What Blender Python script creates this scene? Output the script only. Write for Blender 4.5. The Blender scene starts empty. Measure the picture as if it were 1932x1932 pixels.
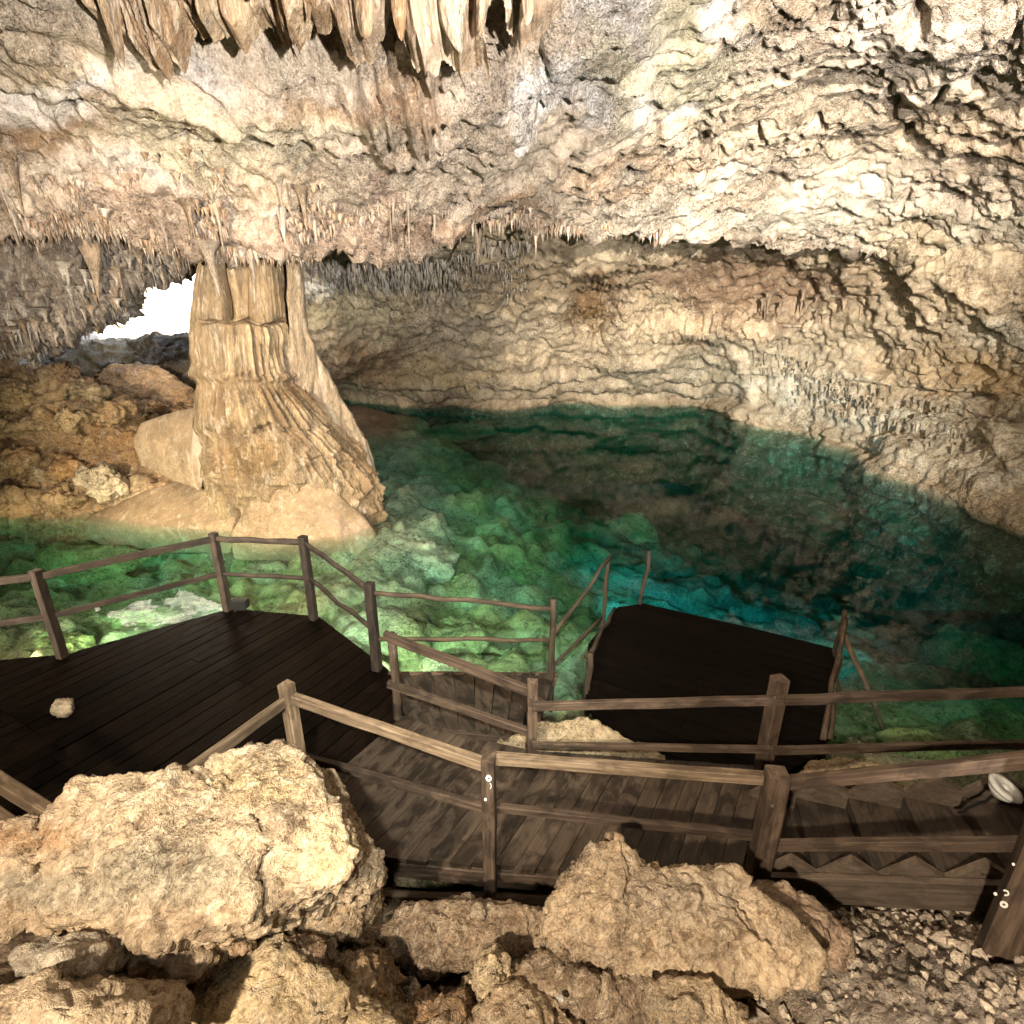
import bpy, bmesh, math, random
import numpy as np
from mathutils import Vector, Matrix

S = bpy.context.scene
COL = S.collection
R = math.radians
random.seed(7)

# ------------------------------------------------------------------ camera, world, sun, exposure
CAM_Z = 3.65
PITCH = R(19.0)
FPX = 538.5                       # focal length in pixels of a 1024 px wide picture
cam_d = bpy.data.cameras.new('camera')
cam_d.sensor_width = 36.0
cam_d.lens = FPX / 1024 * 36.0
cam_d.clip_start = 0.05
cam_d.clip_end = 400
cam = bpy.data.objects.new('camera', cam_d)
cam.location = (0, 0, CAM_Z)
cam.rotation_euler = (R(90) - PITCH, 0, 0)
COL.objects.link(cam)
S.camera = cam

SUN_EL, SUN_AZ = R(62), R(-150)     # azimuth measured from +Y towards +X
W = bpy.data.worlds.new('World')
S.world = W
W.use_nodes = True
wn = W.node_tree
sky = wn.nodes.new('ShaderNodeTexSky')
sky.sky_type = 'NISHITA'
sky.sun_disc = False
sky.sun_elevation = SUN_EL
sky.sun_rotation = SUN_AZ
bg = wn.nodes['Background']
bg.inputs['Strength'].default_value = 0.12
wn.links.new(sky.outputs[0], bg.inputs['Color'])
sun_d = bpy.data.lights.new('sun', 'SUN')
sun_d.energy = 5.0
sun_d.angle = R(0.5)
sun_d.color = (1, 0.95, 0.86)
sun = bpy.data.objects.new('sun', sun_d)
sdir = Vector((math.sin(SUN_AZ) * math.cos(SUN_EL), math.cos(SUN_AZ) * math.cos(SUN_EL), math.sin(SUN_EL)))
sun.rotation_euler = sdir.to_track_quat('Z', 'Y').to_euler()
sun.location = sdir * 60
COL.objects.link(sun)

FLOODS = [  # position, aim, watts, cone deg, blend, radius, colour, label
    ((-1.75, -2.3, 5.35), (0.1, 3.0, 0.7), 270, 112, 0.5, 0.09, (1.0, 0.84, 0.64), 'black floodlight high on the left behind the viewer'),
    ((3.4, -2.8, 3.2), (0.4, 9.0, 8.8), 1480, 92, 0.9, 0.16, (1.0, 0.93, 0.86), 'black floodlight on the right aimed at the ceiling'),
    ((-6.6, -0.6, 4.4), (-4.4, 11.0, 1.9), 760, 60, 0.8, 0.12, (1.0, 0.85, 0.65), 'added unseen fill light on the far left aimed at the pillar'),  # fill light added to brighten pillar and left bank
    ((2.8, -3.2, 5.4), (7.0, 19.0, 2.8), 4600, 44, 1.0, 0.14, (1.0, 0.91, 0.78), 'added unseen fill light high on the right aimed at the far wall'),  # fill light added to brighten the distant wall
    ((0.2, -2.6, 6.4), (-1.5, 8.4, -1.0), 540, 38, 0.8, 0.12, (1.0, 0.97, 0.84), 'added unseen fill light overhead aimed at the pool'),  # fill light added so the pool bed shows
]

S.view_settings.view_transform = 'Standard'
S.view_settings.look = 'None'
S.view_settings.exposure = 3.6      # the photograph is exposed for the dim cave
S.view_settings.gamma = 1.0
S.view_settings.use_curve_mapping = False
S.render.engine = 'CYCLES'
S.cycles.use_denoising = True
S.cycles.max_bounces = 6
S.cycles.diffuse_bounces = 2
S.cycles.glossy_bounces = 3
S.cycles.transmission_bounces = 4
S.cycles.transparent_max_bounces = 12
S.cycles.volume_bounces = 0
S.cycles.sample_clamp_indirect = 6.0
S.cycles.caustics_reflective = False
S.cycles.caustics_refractive = False

# ------------------------------------------------------------------ survey helpers: sight lines -> world points
K = 1024 / 1932.0
CP, SP = math.cos(PITCH), math.sin(PITCH)

def sight(vx, vy):
    a = (vx * K - 512) / FPX
    k = (vy * K - 512) / FPX
    return np.array([a, CP - k * SP, -SP - k * CP])

def at_z(vx, vy, z):
    d = sight(vx, vy)
    t = (z - CAM_Z) / d[2]
    return np.array([d[0] * t, d[1] * t, z])

def at_y(vx, vy, Y):
    d = sight(vx, vy)
    t = Y / d[1]
    return np.array([d[0] * t, Y, CAM_Z + d[2] * t])

def survey(P):
    """bearing of world points (N,3), in survey units"""
    P = np.asarray(P, float)
    q = P - np.array([0, 0, CAM_Z])
    dep = np.maximum(q[:, 1] * CP - q[:, 2] * SP, 0.05)
    up = q[:, 1] * SP + q[:, 2] * CP
    return (512 + FPX * q[:, 0] / dep) / K, (512 - FPX * up / dep) / K

# ------------------------------------------------------------------ numpy noise
def _h(ix, iy, iz, s):
    h = (ix * 374761393 + iy * 668265263 + iz * 2147483647 + s * 974634777) & 0xFFFFFFFF
    h = ((h ^ (h >> 13)) * 1274126177) & 0xFFFFFFFF
    h = ((h ^ (h >> 16)) * 2246822519) & 0xFFFFFFFF
    return ((h ^ (h >> 15)) & 0xFFFFFF).astype(np.float32) / 16777216.0

def vnoise(p, seed=0):
    p = np.asarray(p, np.float64)
    f = np.floor(p)
    i = f.astype(np.int64) + 10000
    w = (p - f).astype(np.float32)
    w = w * w * w * (w * (w * 6 - 15) + 10)
    out = 0
    for dx in (0, 1):
        wx = w[:, 0] if dx else 1 - w[:, 0]
        for dy in (0, 1):
            wy = w[:, 1] if dy else 1 - w[:, 1]
            for dz in (0, 1):
                wz = w[:, 2] if dz else 1 - w[:, 2]
                out = out + wx * wy * wz * _h(i[:, 0] + dx, i[:, 1] + dy, i[:, 2] + dz, seed)
    return out * 2 - 1

def fbm(p, octv=4, seed=0, gain=0.5, lac=2.07):
    p = np.asarray(p, np.float64)
    a, s, n = 1.0, 0, 0
    for o in range(octv):
        s = s + a * vnoise(p, seed + o * 17)
        n += a
        a *= gain
        p = p * lac + 11.3
    return s / n

def ridged(p, octv=4, seed=0, gain=0.55):
    p = np.asarray(p, np.float64)
    a, s, n = 1.0, 0, 0
    for o in range(octv):
        s = s + a * (1 - np.abs(vnoise(p, seed + o * 23)) * 2)
        n += a
        a *= gain
        p = p * 2.1 + 5.7
    return s / n

def worley(p, seed=0):
    p = np.asarray(p, np.float64)
    f = np.floor(p).astype(np.int64)
    w = p - f
    d1 = np.full(len(p), 9.0)
    d2 = np.full(len(p), 9.0)
    for dx in (-1, 0, 1):
        for dy in (-1, 0, 1):
            for dz in (-1, 0, 1):
                c = f + np.array([dx, dy, dz]) + 10000
                q = np.stack([_h(c[:, 0], c[:, 1], c[:, 2], seed + k) for k in (1, 2, 3)], 1)
                d = (((q + np.array([dx, dy, dz])) - w) ** 2).sum(1)
                m = d < d1
                d2 = np.where(m, d1, np.minimum(d2, d))
                d1 = np.where(m, d, d1)
    return np.sqrt(d1), np.sqrt(d2)

def facets(p, seed=0):
    """piecewise plane relief: broken stone with flat faces and sharp steps"""
    p = np.asarray(p, np.float64)
    f = np.floor(p).astype(np.int64)
    w = p - f
    best = np.full(len(p), 9.0)
    vec = np.zeros_like(p)
    nid = np.zeros_like(p)
    for dx in (-1, 0, 1):
        for dy in (-1, 0, 1):
            for dz in (-1, 0, 1):
                o = np.array([dx, dy, dz])
                c = f + o + 10000
                q = np.stack([_h(c[:, 0], c[:, 1], c[:, 2], seed + k) for k in (1, 2, 3)], 1) + o
                d = ((q - w) ** 2).sum(1)
                m = d < best
                best = np.where(m, d, best)
                vec[m] = (w - q)[m]
                nid[m] = np.stack([_h(c[:, 0], c[:, 1], c[:, 2], seed + k) for k in (4, 5, 6)], 1)[m] - 0.5
    return (vec * nid).sum(1) * 2 + nid[:, 0] * 0.5

def sstep(a, b, x):
    t = np.clip((x - a) / (b - a), 0, 1)
    return t * t * (3 - 2 * t)

class TPS:
    def __init__(self, pts, val, lam=1e-3):
        self.p = np.asarray(pts, float)
        n = len(self.p)
        A = self._k(self.p)
        A[np.arange(n), np.arange(n)] += lam
        P = np.c_[np.ones(n), self.p]
        M = np.block([[A, P], [P.T, np.zeros((3, 3))]])
        self.w = np.linalg.solve(M, np.r_[np.asarray(val, float), 0, 0, 0])
    def _k(self, q):
        d = ((q[:, None, :] - self.p[None]) ** 2).sum(2)
        return 0.5 * d * np.log(d + 1e-9)
    def __call__(self, q):
        q = np.asarray(q, float)
        out = np.empty(len(q))
        for s in range(0, len(q), 40000):
            b = q[s:s + 40000]
            out[s:s + 40000] = self._k(b) @ self.w[:-3] + np.c_[np.ones(len(b)), b] @ self.w[-3:]
        return out

# ------------------------------------------------------------------ mesh helpers
def tag(o, label=None, cat=None, group=None, kind=None):
    if label: o['label'] = label
    if cat: o['category'] = cat
    if group: o['group'] = group
    if kind: o['kind'] = kind
    return o

def link(name, me, mat=None, parent=None, loc=None):
    o = bpy.data.objects.new(name, me)
    COL.objects.link(o)
    if mat and me is not None and not me.materials:
        me.materials.append(mat)
    if loc is not None:
        o.location = loc
    if parent is not None:
        o.parent = parent
        o.matrix_parent_inverse = parent_matrix(parent).inverted()
    return o

def parent_matrix(p):
    m = Matrix.LocRotScale(p.location, p.rotation_euler, p.scale)
    if p.parent is not None:
        m = parent_matrix(p.parent) @ p.matrix_parent_inverse @ m
    return m

def empty(name, loc, label, cat, group=None):
    o = bpy.data.objects.new(name, None)
    o.empty_display_size = 0.1
    COL.objects.link(o)
    o.location = loc
    return tag(o, label, cat, group)

def mesh_np(name, V, F, col=None, smooth=True):
    me = bpy.data.meshes.new(name)
    V = np.asarray(V, np.float32)
    F = np.asarray(F, np.int32)
    n = F.shape[1]
    me.vertices.add(len(V))
    me.vertices.foreach_set('co', V.ravel())
    me.loops.add(F.size)
    me.loops.foreach_set('vertex_index', F.ravel())
    me.polygons.add(len(F))
    me.polygons.foreach_set('loop_start', np.arange(0, F.size, n, dtype=np.int32))
    me.polygons.foreach_set('loop_total', np.full(len(F), n, dtype=np.int32))
    me.polygons.foreach_set('use_smooth', np.full(len(F), smooth, dtype=bool))
    me.update(calc_edges=True)
    me.validate()
    if col is not None:
        set_col(me, col)
    return me

def set_col(me, col):
    at = me.color_attributes.new('tone', 'FLOAT_COLOR', 'POINT')
    c = np.c_[np.asarray(col, np.float32), np.ones(len(col), np.float32)]
    at.data.foreach_set('color', c.ravel())

def grid_faces(nr, nc, wrap=False, keep=None):
    r = np.arange(nr - 1)[:, None]
    c = np.arange(nc if wrap else nc - 1)[None]
    c2 = (c + 1) % nc
    F = np.stack([r * nc + c, r * nc + c2, (r + 1) * nc + c2, (r + 1) * nc + c], -1).reshape(-1, 4)
    if keep is not None:
        F = F[keep[F].all(1)]
    return F

def grid_normals(P):
    du = np.gradient(P, axis=1)
    dv = np.gradient(P, axis=0)
    n = np.cross(du, dv)
    n /= np.linalg.norm(n, axis=2, keepdims=True) + 1e-9
    return n

def co_of(me):
    a = np.empty(len(me.vertices) * 3, np.float32)
    me.vertices.foreach_get('co', a)
    return a.reshape(-1, 3).astype(np.float64)

def no_of(me):
    a = np.empty(len(me.vertices) * 3, np.float32)
    me.vertices.foreach_get('normal', a)
    return a.reshape(-1, 3).astype(np.float64)

# ------------------------------------------------------------------ materials
def nd(nt, typ, **kw):
    n = nt.nodes.new(typ)
    for k, v in kw.items():
        setattr(n, k, v)
    return n

def ramp(nt, fac, stops):
    r = nd(nt, 'ShaderNodeValToRGB')
    e = r.color_ramp.elements
    while len(e) < len(stops):
        e.new(0.5)
    for i, (p, c) in enumerate(stops):
        e[i].position = p
        e[i].color = (c, c, c, 1) if isinstance(c, (int, float)) else (*c, 1)
    nt.links.new(fac, r.inputs[0])
    return r.outputs[0]

def noise(nt, vec, scale, detail=8, rough=0.6, dist=0.0):
    n = nd(nt, 'ShaderNodeTexNoise')
    n.inputs['Scale'].default_value = scale
    n.inputs['Detail'].default_value = detail
    n.inputs['Roughness'].default_value = rough
    n.inputs['Distortion'].default_value = dist
    nt.links.new(vec, n.inputs['Vector'])
    return n.outputs['Fac']

def mixc(nt, typ, fac, a, b):
    m = nd(nt, 'ShaderNodeMix', data_type='RGBA', blend_type=typ)
    if isinstance(fac, (int, float)):
        m.inputs[0].default_value = fac
    else:
        nt.links.new(fac, m.inputs[0])
    for s, v in ((6, a), (7, b)):
        if isinstance(v, tuple):
            m.inputs[s].default_value = (*v, 1)
        else:
            nt.links.new(v, m.inputs[s])
    return m.outputs[2]

def math_n(nt, op, a, b=None):
    m = nd(nt, 'ShaderNodeMath', operation=op)
    for i, v in enumerate((a, b)):
        if v is None: continue
        if isinstance(v, (int, float)):
            m.inputs[i].default_value = v
        else:
            nt.links.new(v, m.inputs[i])
    return m.outputs[0]

def new_mat(name):
    m = bpy.data.materials.new(name)
    m.use_nodes = True
    nt = m.node_tree
    return m, nt, nt.nodes['Principled BSDF']

def rock_mat(name, base=None, sc=1.0, rough=0.85, bump=0.05, specks=(0.25, 0.16, 0.10), speck_amt=0.55,
             light=(0.72, 0.64, 0.52), light_amt=0.5, stretch=(1, 1, 1), spec=0.25, contrast=1.0, streaks=1.0):
    """limestone: the stone's own colour comes from the 'tone' attribute or from base; grain, pits and crust on top"""
    m, nt, b = new_mat(name)
    geo = nd(nt, 'ShaderNodeNewGeometry')
    mp = nd(nt, 'ShaderNodeMapping')
    mp.inputs['Scale'].default_value = stretch
    nt.links.new(geo.outputs['Position'], mp.inputs[0])
    v = mp.outputs[0]
    if base is None:
        at = nd(nt, 'ShaderNodeAttribute', attribute_name='tone')
        c = at.outputs['Color']
    else:
        rgb = nd(nt, 'ShaderNodeRGB')
        rgb.outputs[0].default_value = (*base, 1)
        c = rgb.outputs[0]
    big = noise(nt, v, 1.3 * sc, 4, 0.62, 0.3)
    mid = noise(nt, v, 7 * sc, 6, 0.72, 0.4)
    fine = noise(nt, v, 38 * sc, 3, 0.75)
    patch = ramp(nt, noise(nt, v, 0.55 * sc, 3, 0.55, 0.6), [(0.40, 0.45), (0.58, 1.0)])     # crusty here, smooth flowstone there
    mp3 = nd(nt, 'ShaderNodeMapping')
    mp3.inputs['Scale'].default_value = (stretch[0], stretch[1], 0.2 * stretch[2])
    nt.links.new(geo.outputs['Position'], mp3.inputs[0])
    strk = noise(nt, mp3.outputs[0], 2.6 * sc, 4, 0.6, 0.8)
    c = mixc(nt, 'MIX', math_n(nt, 'MULTIPLY', ramp(nt, strk, [(0.56, 0.0), (0.66, 1.0)]), 0.5 * streaks), c, (0.17, 0.125, 0.085))
    c = mixc(nt, 'MIX', math_n(nt, 'MULTIPLY', ramp(nt, strk, [(0.30, 1.0), (0.40, 0.0)]), 0.45 * streaks), c, light)
    c = mixc(nt, 'MULTIPLY', 1.0, c, ramp(nt, big, [(0.3, 1 - 0.34 * contrast), (0.5, 0.95), (0.72, 1 + 0.2 * contrast)]))
    c = mixc(nt, 'MIX', math_n(nt, 'MULTIPLY', ramp(nt, mid, [(0.52, 0.0), (0.64, 1.0)]), light_amt), c, light)
    c = mixc(nt, 'MIX', math_n(nt, 'MULTIPLY', ramp(nt, mid, [(0.36, 1.0), (0.46, 0.0)]), speck_amt), c, specks)
    c = mixc(nt, 'MULTIPLY', patch, c, ramp(nt, fine, [(0.32, 1 - 0.6 * contrast), (0.5, 0.96), (0.7, 1 + 0.35 * contrast)]))
    mot = noise(nt, v, 17 * sc, 4, 0.7, 0.8)
    c = mixc(nt, 'MULTIPLY', patch, c, ramp(nt, mot, [(0.36, 1 - 0.65 * contrast), (0.46, 0.93), (0.58, 1.08), (0.66, 1 + 0.5 * contrast)]))
    vor = nd(nt, 'ShaderNodeTexVoronoi')
    vor.inputs['Scale'].default_value = 26 * sc
    nt.links.new(v, vor.inputs['Vector'])
    pits = ramp(nt, vor.outputs['Distance'], [(0.08, 0.0), (0.3, 1.0)])
    nt.links.new(c, b.inputs['Base Color'])
    b.inputs['Roughness'].default_value = rough
    b.inputs['Specular IOR Level'].default_value = spec
    h = math_n(nt, 'ADD', math_n(nt, 'MULTIPLY', mid, 1.6), math_n(nt, 'MULTIPLY', fine, 0.55))
    h = math_n(nt, 'ADD', h, math_n(nt, 'MULTIPLY', pits, 0.22))
    h = math_n(nt, 'ADD', h, math_n(nt, 'MULTIPLY', mot, 0.8))
    bp = nd(nt, 'ShaderNodeBump')
    nt.links.new(math_n(nt, 'ADD', math_n(nt, 'MULTIPLY', patch, 0.7), 0.3), bp.inputs['Strength'])
    bp.inputs['Distance'].default_value = bump
    nt.links.new(h, bp.inputs['Height'])
    nt.links.new(bp.outputs[0], b.inputs['Normal'])
    return m

def wood_mat(name, c1, c2, c3, rough=0.7, wet=0.0, patch=0.5, vary=0.25, spec=0.3):
    m, nt, b = new_mat(name)
    tc = nd(nt, 'ShaderNodeTexCoord')
    oi = nd(nt, 'ShaderNodeObjectInfo')
    mp = nd(nt, 'ShaderNodeMapping')
    mp.inputs['Scale'].default_value = (2.2, 34, 34)
    nt.links.new(tc.outputs['Object'], mp.inputs[0])
    off = nd(nt, 'ShaderNodeCombineXYZ')
    rr = math_n(nt, 'MULTIPLY', oi.outputs['Random'], 50.0)
    nt.links.new(rr, off.inputs[0]); nt.links.new(rr, off.inputs[1])
    nt.links.new(off.outputs[0], mp.inputs['Location'])
    g = noise(nt, mp.outputs[0], 1.0, 8, 0.65, 0.8)
    mp2 = nd(nt, 'ShaderNodeMapping')
    mp2.inputs['Scale'].default_value = (4, 7, 7)
    nt.links.new(tc.outputs['Object'], mp2.inputs[0]); nt.links.new(off.outputs[0], mp2.inputs['Location'])
    p = noise(nt, mp2.outputs[0], 1.0, 7, 0.65, 0.6)
    c = ramp(nt, g, [(0.28, c1), (0.5, c2), (0.72, c3)])
    c = mixc(nt, 'MIX', math_n(nt, 'MULTIPLY', ramp(nt, p, [(0.47, 0.0), (0.58, 1.0)]), patch), c, tuple(x * 0.35 for x in c1))
    c = mixc(nt, 'MULTIPLY', 1.0, c, ramp(nt, oi.outputs['Random'], [(0, 1 - vary), (1, 1 + vary)]))
    nt.links.new(c, b.inputs['Base Color'])
    if wet:
        nt.links.new(ramp(nt, p, [(0.35, rough), (0.6, rough - wet)]), b.inputs['Roughness'])
    else:
        b.inputs['Roughness'].default_value = rough
    b.inputs['Specular IOR Level'].default_value = spec
    bp = nd(nt, 'ShaderNodeBump')
    bp.inputs['Strength'].default_value = 0.7
    bp.inputs['Distance'].default_value = 0.006
    nt.links.new(math_n(nt, 'ADD', g, math_n(nt, 'MULTIPLY', p, 0.5)), bp.inputs['Height'])
    nt.links.new(bp.outputs[0], b.inputs['Normal'])
    return m

def flat_mat(name, c, rough=0.5, metal=0.0, emit=None, est=0.0):
    m, nt, b = new_mat(name)
    tc = nd(nt, 'ShaderNodeTexCoord')
    f = noise(nt, tc.outputs['Object'], 30, 5)
    nt.links.new(mixc(nt, 'MULTIPLY', 1.0, c, ramp(nt, f, [(0.3, 0.82), (0.7, 1.08)])), b.inputs['Base Color'])
    b.inputs['Roughness'].default_value = rough
    b.inputs['Metallic'].default_value = metal
    if emit:
        b.inputs['Emission Color'].default_value = (*emit, 1)
        b.inputs['Emission Strength'].default_value = est
    return m

M_CEIL = rock_mat('limestone_ceiling', None, 1.0, bump=0.10, speck_amt=0.6, light_amt=0.45)
M_WALL = rock_mat('limestone_wall', None, 0.7, bump=0.06, speck_amt=0.5, light_amt=0.35)
M_STAL = rock_mat('dripstone', None, 1.6, bump=0.05, stretch=(1, 1, 0.22), speck_amt=0.75, light_amt=0.4)
M_PILL = rock_mat('pillar_dripstone', None, 1.3, bump=0.028, stretch=(1, 1, 0.25), speck_amt=0.4, light_amt=0.3, contrast=0.65)
M_SMOOTH = rock_mat('smooth_flowstone', None, 1.0, bump=0.02, speck_amt=0.3, light_amt=0.2, contrast=0.45)
M_FRINGE = rock_mat('fringe_dripstone', None, 3, bump=0.02, stretch=(1, 1, 0.3), speck_amt=0.6, light_amt=0.2)
M_BANK = rock_mat('bank_rock', None, 1.0, bump=0.08, speck_amt=0.6, light_amt=0.3)
M_ROCK = rock_mat('boulder_limestone', None, 2.2, bump=0.035, speck_amt=0.75, light_amt=0.65,
                  specks=(0.17, 0.105, 0.06), light=(0.64, 0.53, 0.39), contrast=0.9)
M_GROUND = rock_mat('cave_ground', None, 3.0, bump=0.03, speck_amt=0.75, light_amt=0.45, specks=(0.09, 0.06, 0.04),
                    light=(0.5, 0.43, 0.33))
M_BED = rock_mat('algae_rock', None, 1.3, bump=0.09, speck_amt=0.7, light_amt=0.35, specks=(0.05, 0.055, 0.015),
                 light=(0.42, 0.45, 0.2))
M_SUNLIT = rock_mat('outside_rock', (0.90, 0.80, 0.62), 0.8, bump=0.1, speck_amt=0.9, specks=(0.16, 0.10, 0.05), light=(0.92, 0.86, 0.74), contrast=0.7)

M_WOOD = wood_mat('weathered_timber', (0.034, 0.022, 0.015), (0.080, 0.054, 0.037), (0.15, 0.105, 0.072), 0.7, 0, 0.55)
M_WOODPALE = wood_mat('sun_bleached_timber', (0.055, 0.037, 0.023), (0.125, 0.088, 0.056), (0.25, 0.185, 0.12), 0.7, 0, 0.45)
M_PLANK = wood_mat('walkway_plank', (0.040, 0.028, 0.019), (0.064, 0.046, 0.032), (0.095, 0.070, 0.050), 0.7, 0.2, 0.85, 0.15)
M_STRINGER = wood_mat('stair_stringer_timber', (0.06, 0.044, 0.032), (0.105, 0.078, 0.057), (0.16, 0.12, 0.088), 0.75, 0, 0.4, 0.1)
M_TREAD = wood_mat('damp_tread', (0.03, 0.022, 0.015), (0.05, 0.036, 0.025), (0.075, 0.055, 0.04), 0.8, 0.1, 0.8, 0.1)
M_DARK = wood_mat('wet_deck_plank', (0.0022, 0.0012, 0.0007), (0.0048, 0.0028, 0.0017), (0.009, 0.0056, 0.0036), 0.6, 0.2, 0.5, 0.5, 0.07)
M_RUSTIC = wood_mat('dark_rustic_timber', (0.02, 0.015, 0.011), (0.045, 0.033, 0.025), (0.08, 0.06, 0.045), 0.8, 0, 0.5)
M_STICK = wood_mat('rough_branch', (0.03, 0.022, 0.014), (0.065, 0.047, 0.03), (0.11, 0.08, 0.05), 0.8, 0, 0.4)
M_BLACK = flat_mat('black_housing', (0.012, 0.012, 0.012), 0.45)
M_WHITE = flat_mat('white_enamel', (0.45, 0.44, 0.41), 0.4)
M_CREAM = flat_mat('cream_reflector', (0.17, 0.125, 0.065), 0.4)
M_PAINT = flat_mat('white_paint', (0.8, 0.78, 0.72), 0.6)
M_STEEL = flat_mat('bolt_steel', (0.5, 0.48, 0.45), 0.4, 0.9)

# water: clear, slightly rippled, green-absorbing
M_WATER = bpy.data.materials.new('pool_water')
M_WATER.use_nodes = True
nt = M_WATER.node_tree
nt.nodes.clear()
out = nd(nt, 'ShaderNodeOutputMaterial')
tr = nd(nt, 'ShaderNodeBsdfTransparent')
gl = nd(nt, 'ShaderNodeBsdfGlossy')
gl.inputs['Roughness'].default_value = 0.02
mx = nd(nt, 'ShaderNodeMixShader')
geo = nd(nt, 'ShaderNodeNewGeometry')
bp = nd(nt, 'ShaderNodeBump')
bp.inputs['Strength'].default_value = 0.25
bp.inputs['Distance'].default_value = 0.02
nt.links.new(noise(nt, geo.outputs['Position'], 1.6, 3, 0.5), bp.inputs['Height'])
dp = nd(nt, 'ShaderNodeVectorMath', operation='DOT_PRODUCT')
nt.links.new(bp.outputs[0], dp.inputs[0])
nt.links.new(geo.outputs['Incoming'], dp.inputs[1])
cosi = math_n(nt, 'ABSOLUTE', dp.outputs['Value'])
schl = math_n(nt, 'POWER', math_n(nt, 'SUBTRACT', 1.0, cosi), 5.0)      # reflectance, same from both sides, weakened at grazing angles to dim reflections
refl = math_n(nt, 'ADD', math_n(nt, 'MULTIPLY', schl, 0.15), 0.055)
nt.links.new(bp.outputs[0], gl.inputs['Normal'])
nt.links.new(refl, mx.inputs[0])
nt.links.new(tr.outputs[0], mx.inputs[1])
nt.links.new(gl.outputs[0], mx.inputs[2])
nt.links.new(mx.outputs[0], out.inputs['Surface'])
va = nd(nt, 'ShaderNodeVolumeAbsorption')
va.inputs['Color'].default_value = (0.40, 0.85, 0.81, 1)
va.inputs['Density'].default_value = 0.58
nt.links.new(va.outputs[0], out.inputs['Volume'])

# ------------------------------------------------------------------ painting stone colours, with a few patches of light and shade
def blobs(P, base, spots, seed=0, warp=60):
    """mottled stone colours: base colour per point with irregular patches (survey x, y, rx, ry, colour, strength)"""
    vx, vy = survey(P)
    n1 = fbm(P * 0.9, 4, seed + 3)
    n2 = fbm(P * 0.9 + 31, 4, seed + 4)
    vx = vx + n1 * warp * 2
    vy = vy + n2 * warp * 2
    c = np.tile(np.asarray(base, float), (len(P), 1))
    for (x, y, rx, ry, col, w) in spots:
        d = ((vx - x) / rx) ** 2 + ((vy - y) / ry) ** 2
        a = (np.clip(1.25 - d, 0, 1) * w)[:, None]
        c = c * (1 - a) + np.asarray(col) * a
    return c

# ================================================================== CAVE CEILING
BEIGE = (0.55, 0.455, 0.355)
TAN = (0.46, 0.34, 0.22)
BROWN = (0.27, 0.175, 0.10)
RUST = (0.34, 0.19, 0.09)
GREYW = (0.62, 0.58, 0.55)
WHITE = (0.80, 0.77, 0.74)
OLIVE = (0.46, 0.43, 0.27)
GREY = (0.30, 0.27, 0.23)
PINK = (0.48, 0.34, 0.26)

LIP = [(-500, 430, 8.6), (-200, 430, 8.9), (0, 442, 9.2), (200, 440, 9.3), (400, 470, 9.5), (560, 478, 9.8), (700, 462, 10.2),
       (850, 452, 10.8), (950, 432, 11.6), (1050, 436, 13.0), (1200, 452, 14.6), (1400, 470, 15.8), (1600, 494, 15.6),
       (1750, 512, 14.2), (1932, 522, 12.6), (2150, 540, 11.0), (2500, 560, 9.5)]
lipP = np.array([at_y(*l) for l in LIP])
lip_az = np.arctan2(lipP[:, 0], lipP[:, 1])
lip_r = np.hypot(lipP[:, 0], lipP[:, 1])
CEIL = LIP + [(0, 0, 6.9), (300, 0, 7.1), (650, 0, 7.2), (1000, 0, 7.3), (1300, 0, 8.2), (1600, 0, 8.6), (1932, 0, 8.0),
              (0, 130, 7.6), (300, 150, 7.6), (650, 150, 7.7), (1000, 150, 8.2), (1300, 150, 10.0), (1600, 150, 10.5), (1932, 150, 9.2),
              (0, 300, 8.5), (300, 300, 8.6), (650, 300, 8.8), (1000, 300, 9.9), (1300, 300, 12.6), (1600, 300, 13.2), (1932, 300, 10.9),
              (0, 210, 8.1), (120, 185, 7.7), (2300, 100, 7.5), (2300, 300, 9.0), (-300, 100, 7.0), (-300, 300, 8.2)]
cp = [at_y(*l) for l in CEIL]
cp += [np.array(q, float) for q in [(0, 5, 7.6), (-5, 4.5, 7.4), (5, 5, 7.9), (0, 2, 8.3), (-6, 1, 7.8), (6, 2, 8.2), (0, -3, 8.4), (-7, -3, 7.6),
                                     (7, -3, 8.0), (11, 3, 7.4), (-11, 3, 6.6), (0, -7, 7.5), (12, -3, 6.4), (-11, -3, 6.0)]]
cp = np.array(cp)
ceil_tps = TPS(cp[:, :2], cp[:, 2], 0.002)

def ceil_base(x, y):
    az = np.arctan2(x, y)
    r = np.hypot(x, y)
    rl = np.interp(az, lip_az, lip_r, left=9.0, right=10.0)
    front = np.abs(az) < 1.2
    rl = rl + 0.25 * vnoise(np.c_[az * 14, az * 0, az * 0], 5) + 0.12 * vnoise(np.c_[az * 45, az * 0, az * 0], 6)
    rc = np.minimum(r, rl)
    xx, yy = np.sin(az) * rc, np.cos(az) * rc
    z = ceil_tps(np.c_[xx, yy])
    over = np.maximum(r - rl, 0)
    z = z + np.where(front, np.minimum(over * 1.3, 1.9) + 0.06 * over, 0)
    # the cave closes around and behind the viewer
    out = np.maximum(np.hypot(x * 0.95, np.minimum(y, 0) * 1.15) - 10.5, 0) * np.where(y < 4, 1, np.clip((8 - y) / 4, 0, 1))
    z = z - out * 1.6
    z = z - np.maximum(np.abs(x) - 17, 0) * 1.2
    # pocket behind the dripstone curtains
    pk = np.exp(-(((x + 2.2) / 2.6) ** 2 + ((y - 7.15) / 0.45) ** 2) ** 2)
    z = z + 0.75 * pk
    return z

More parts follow.
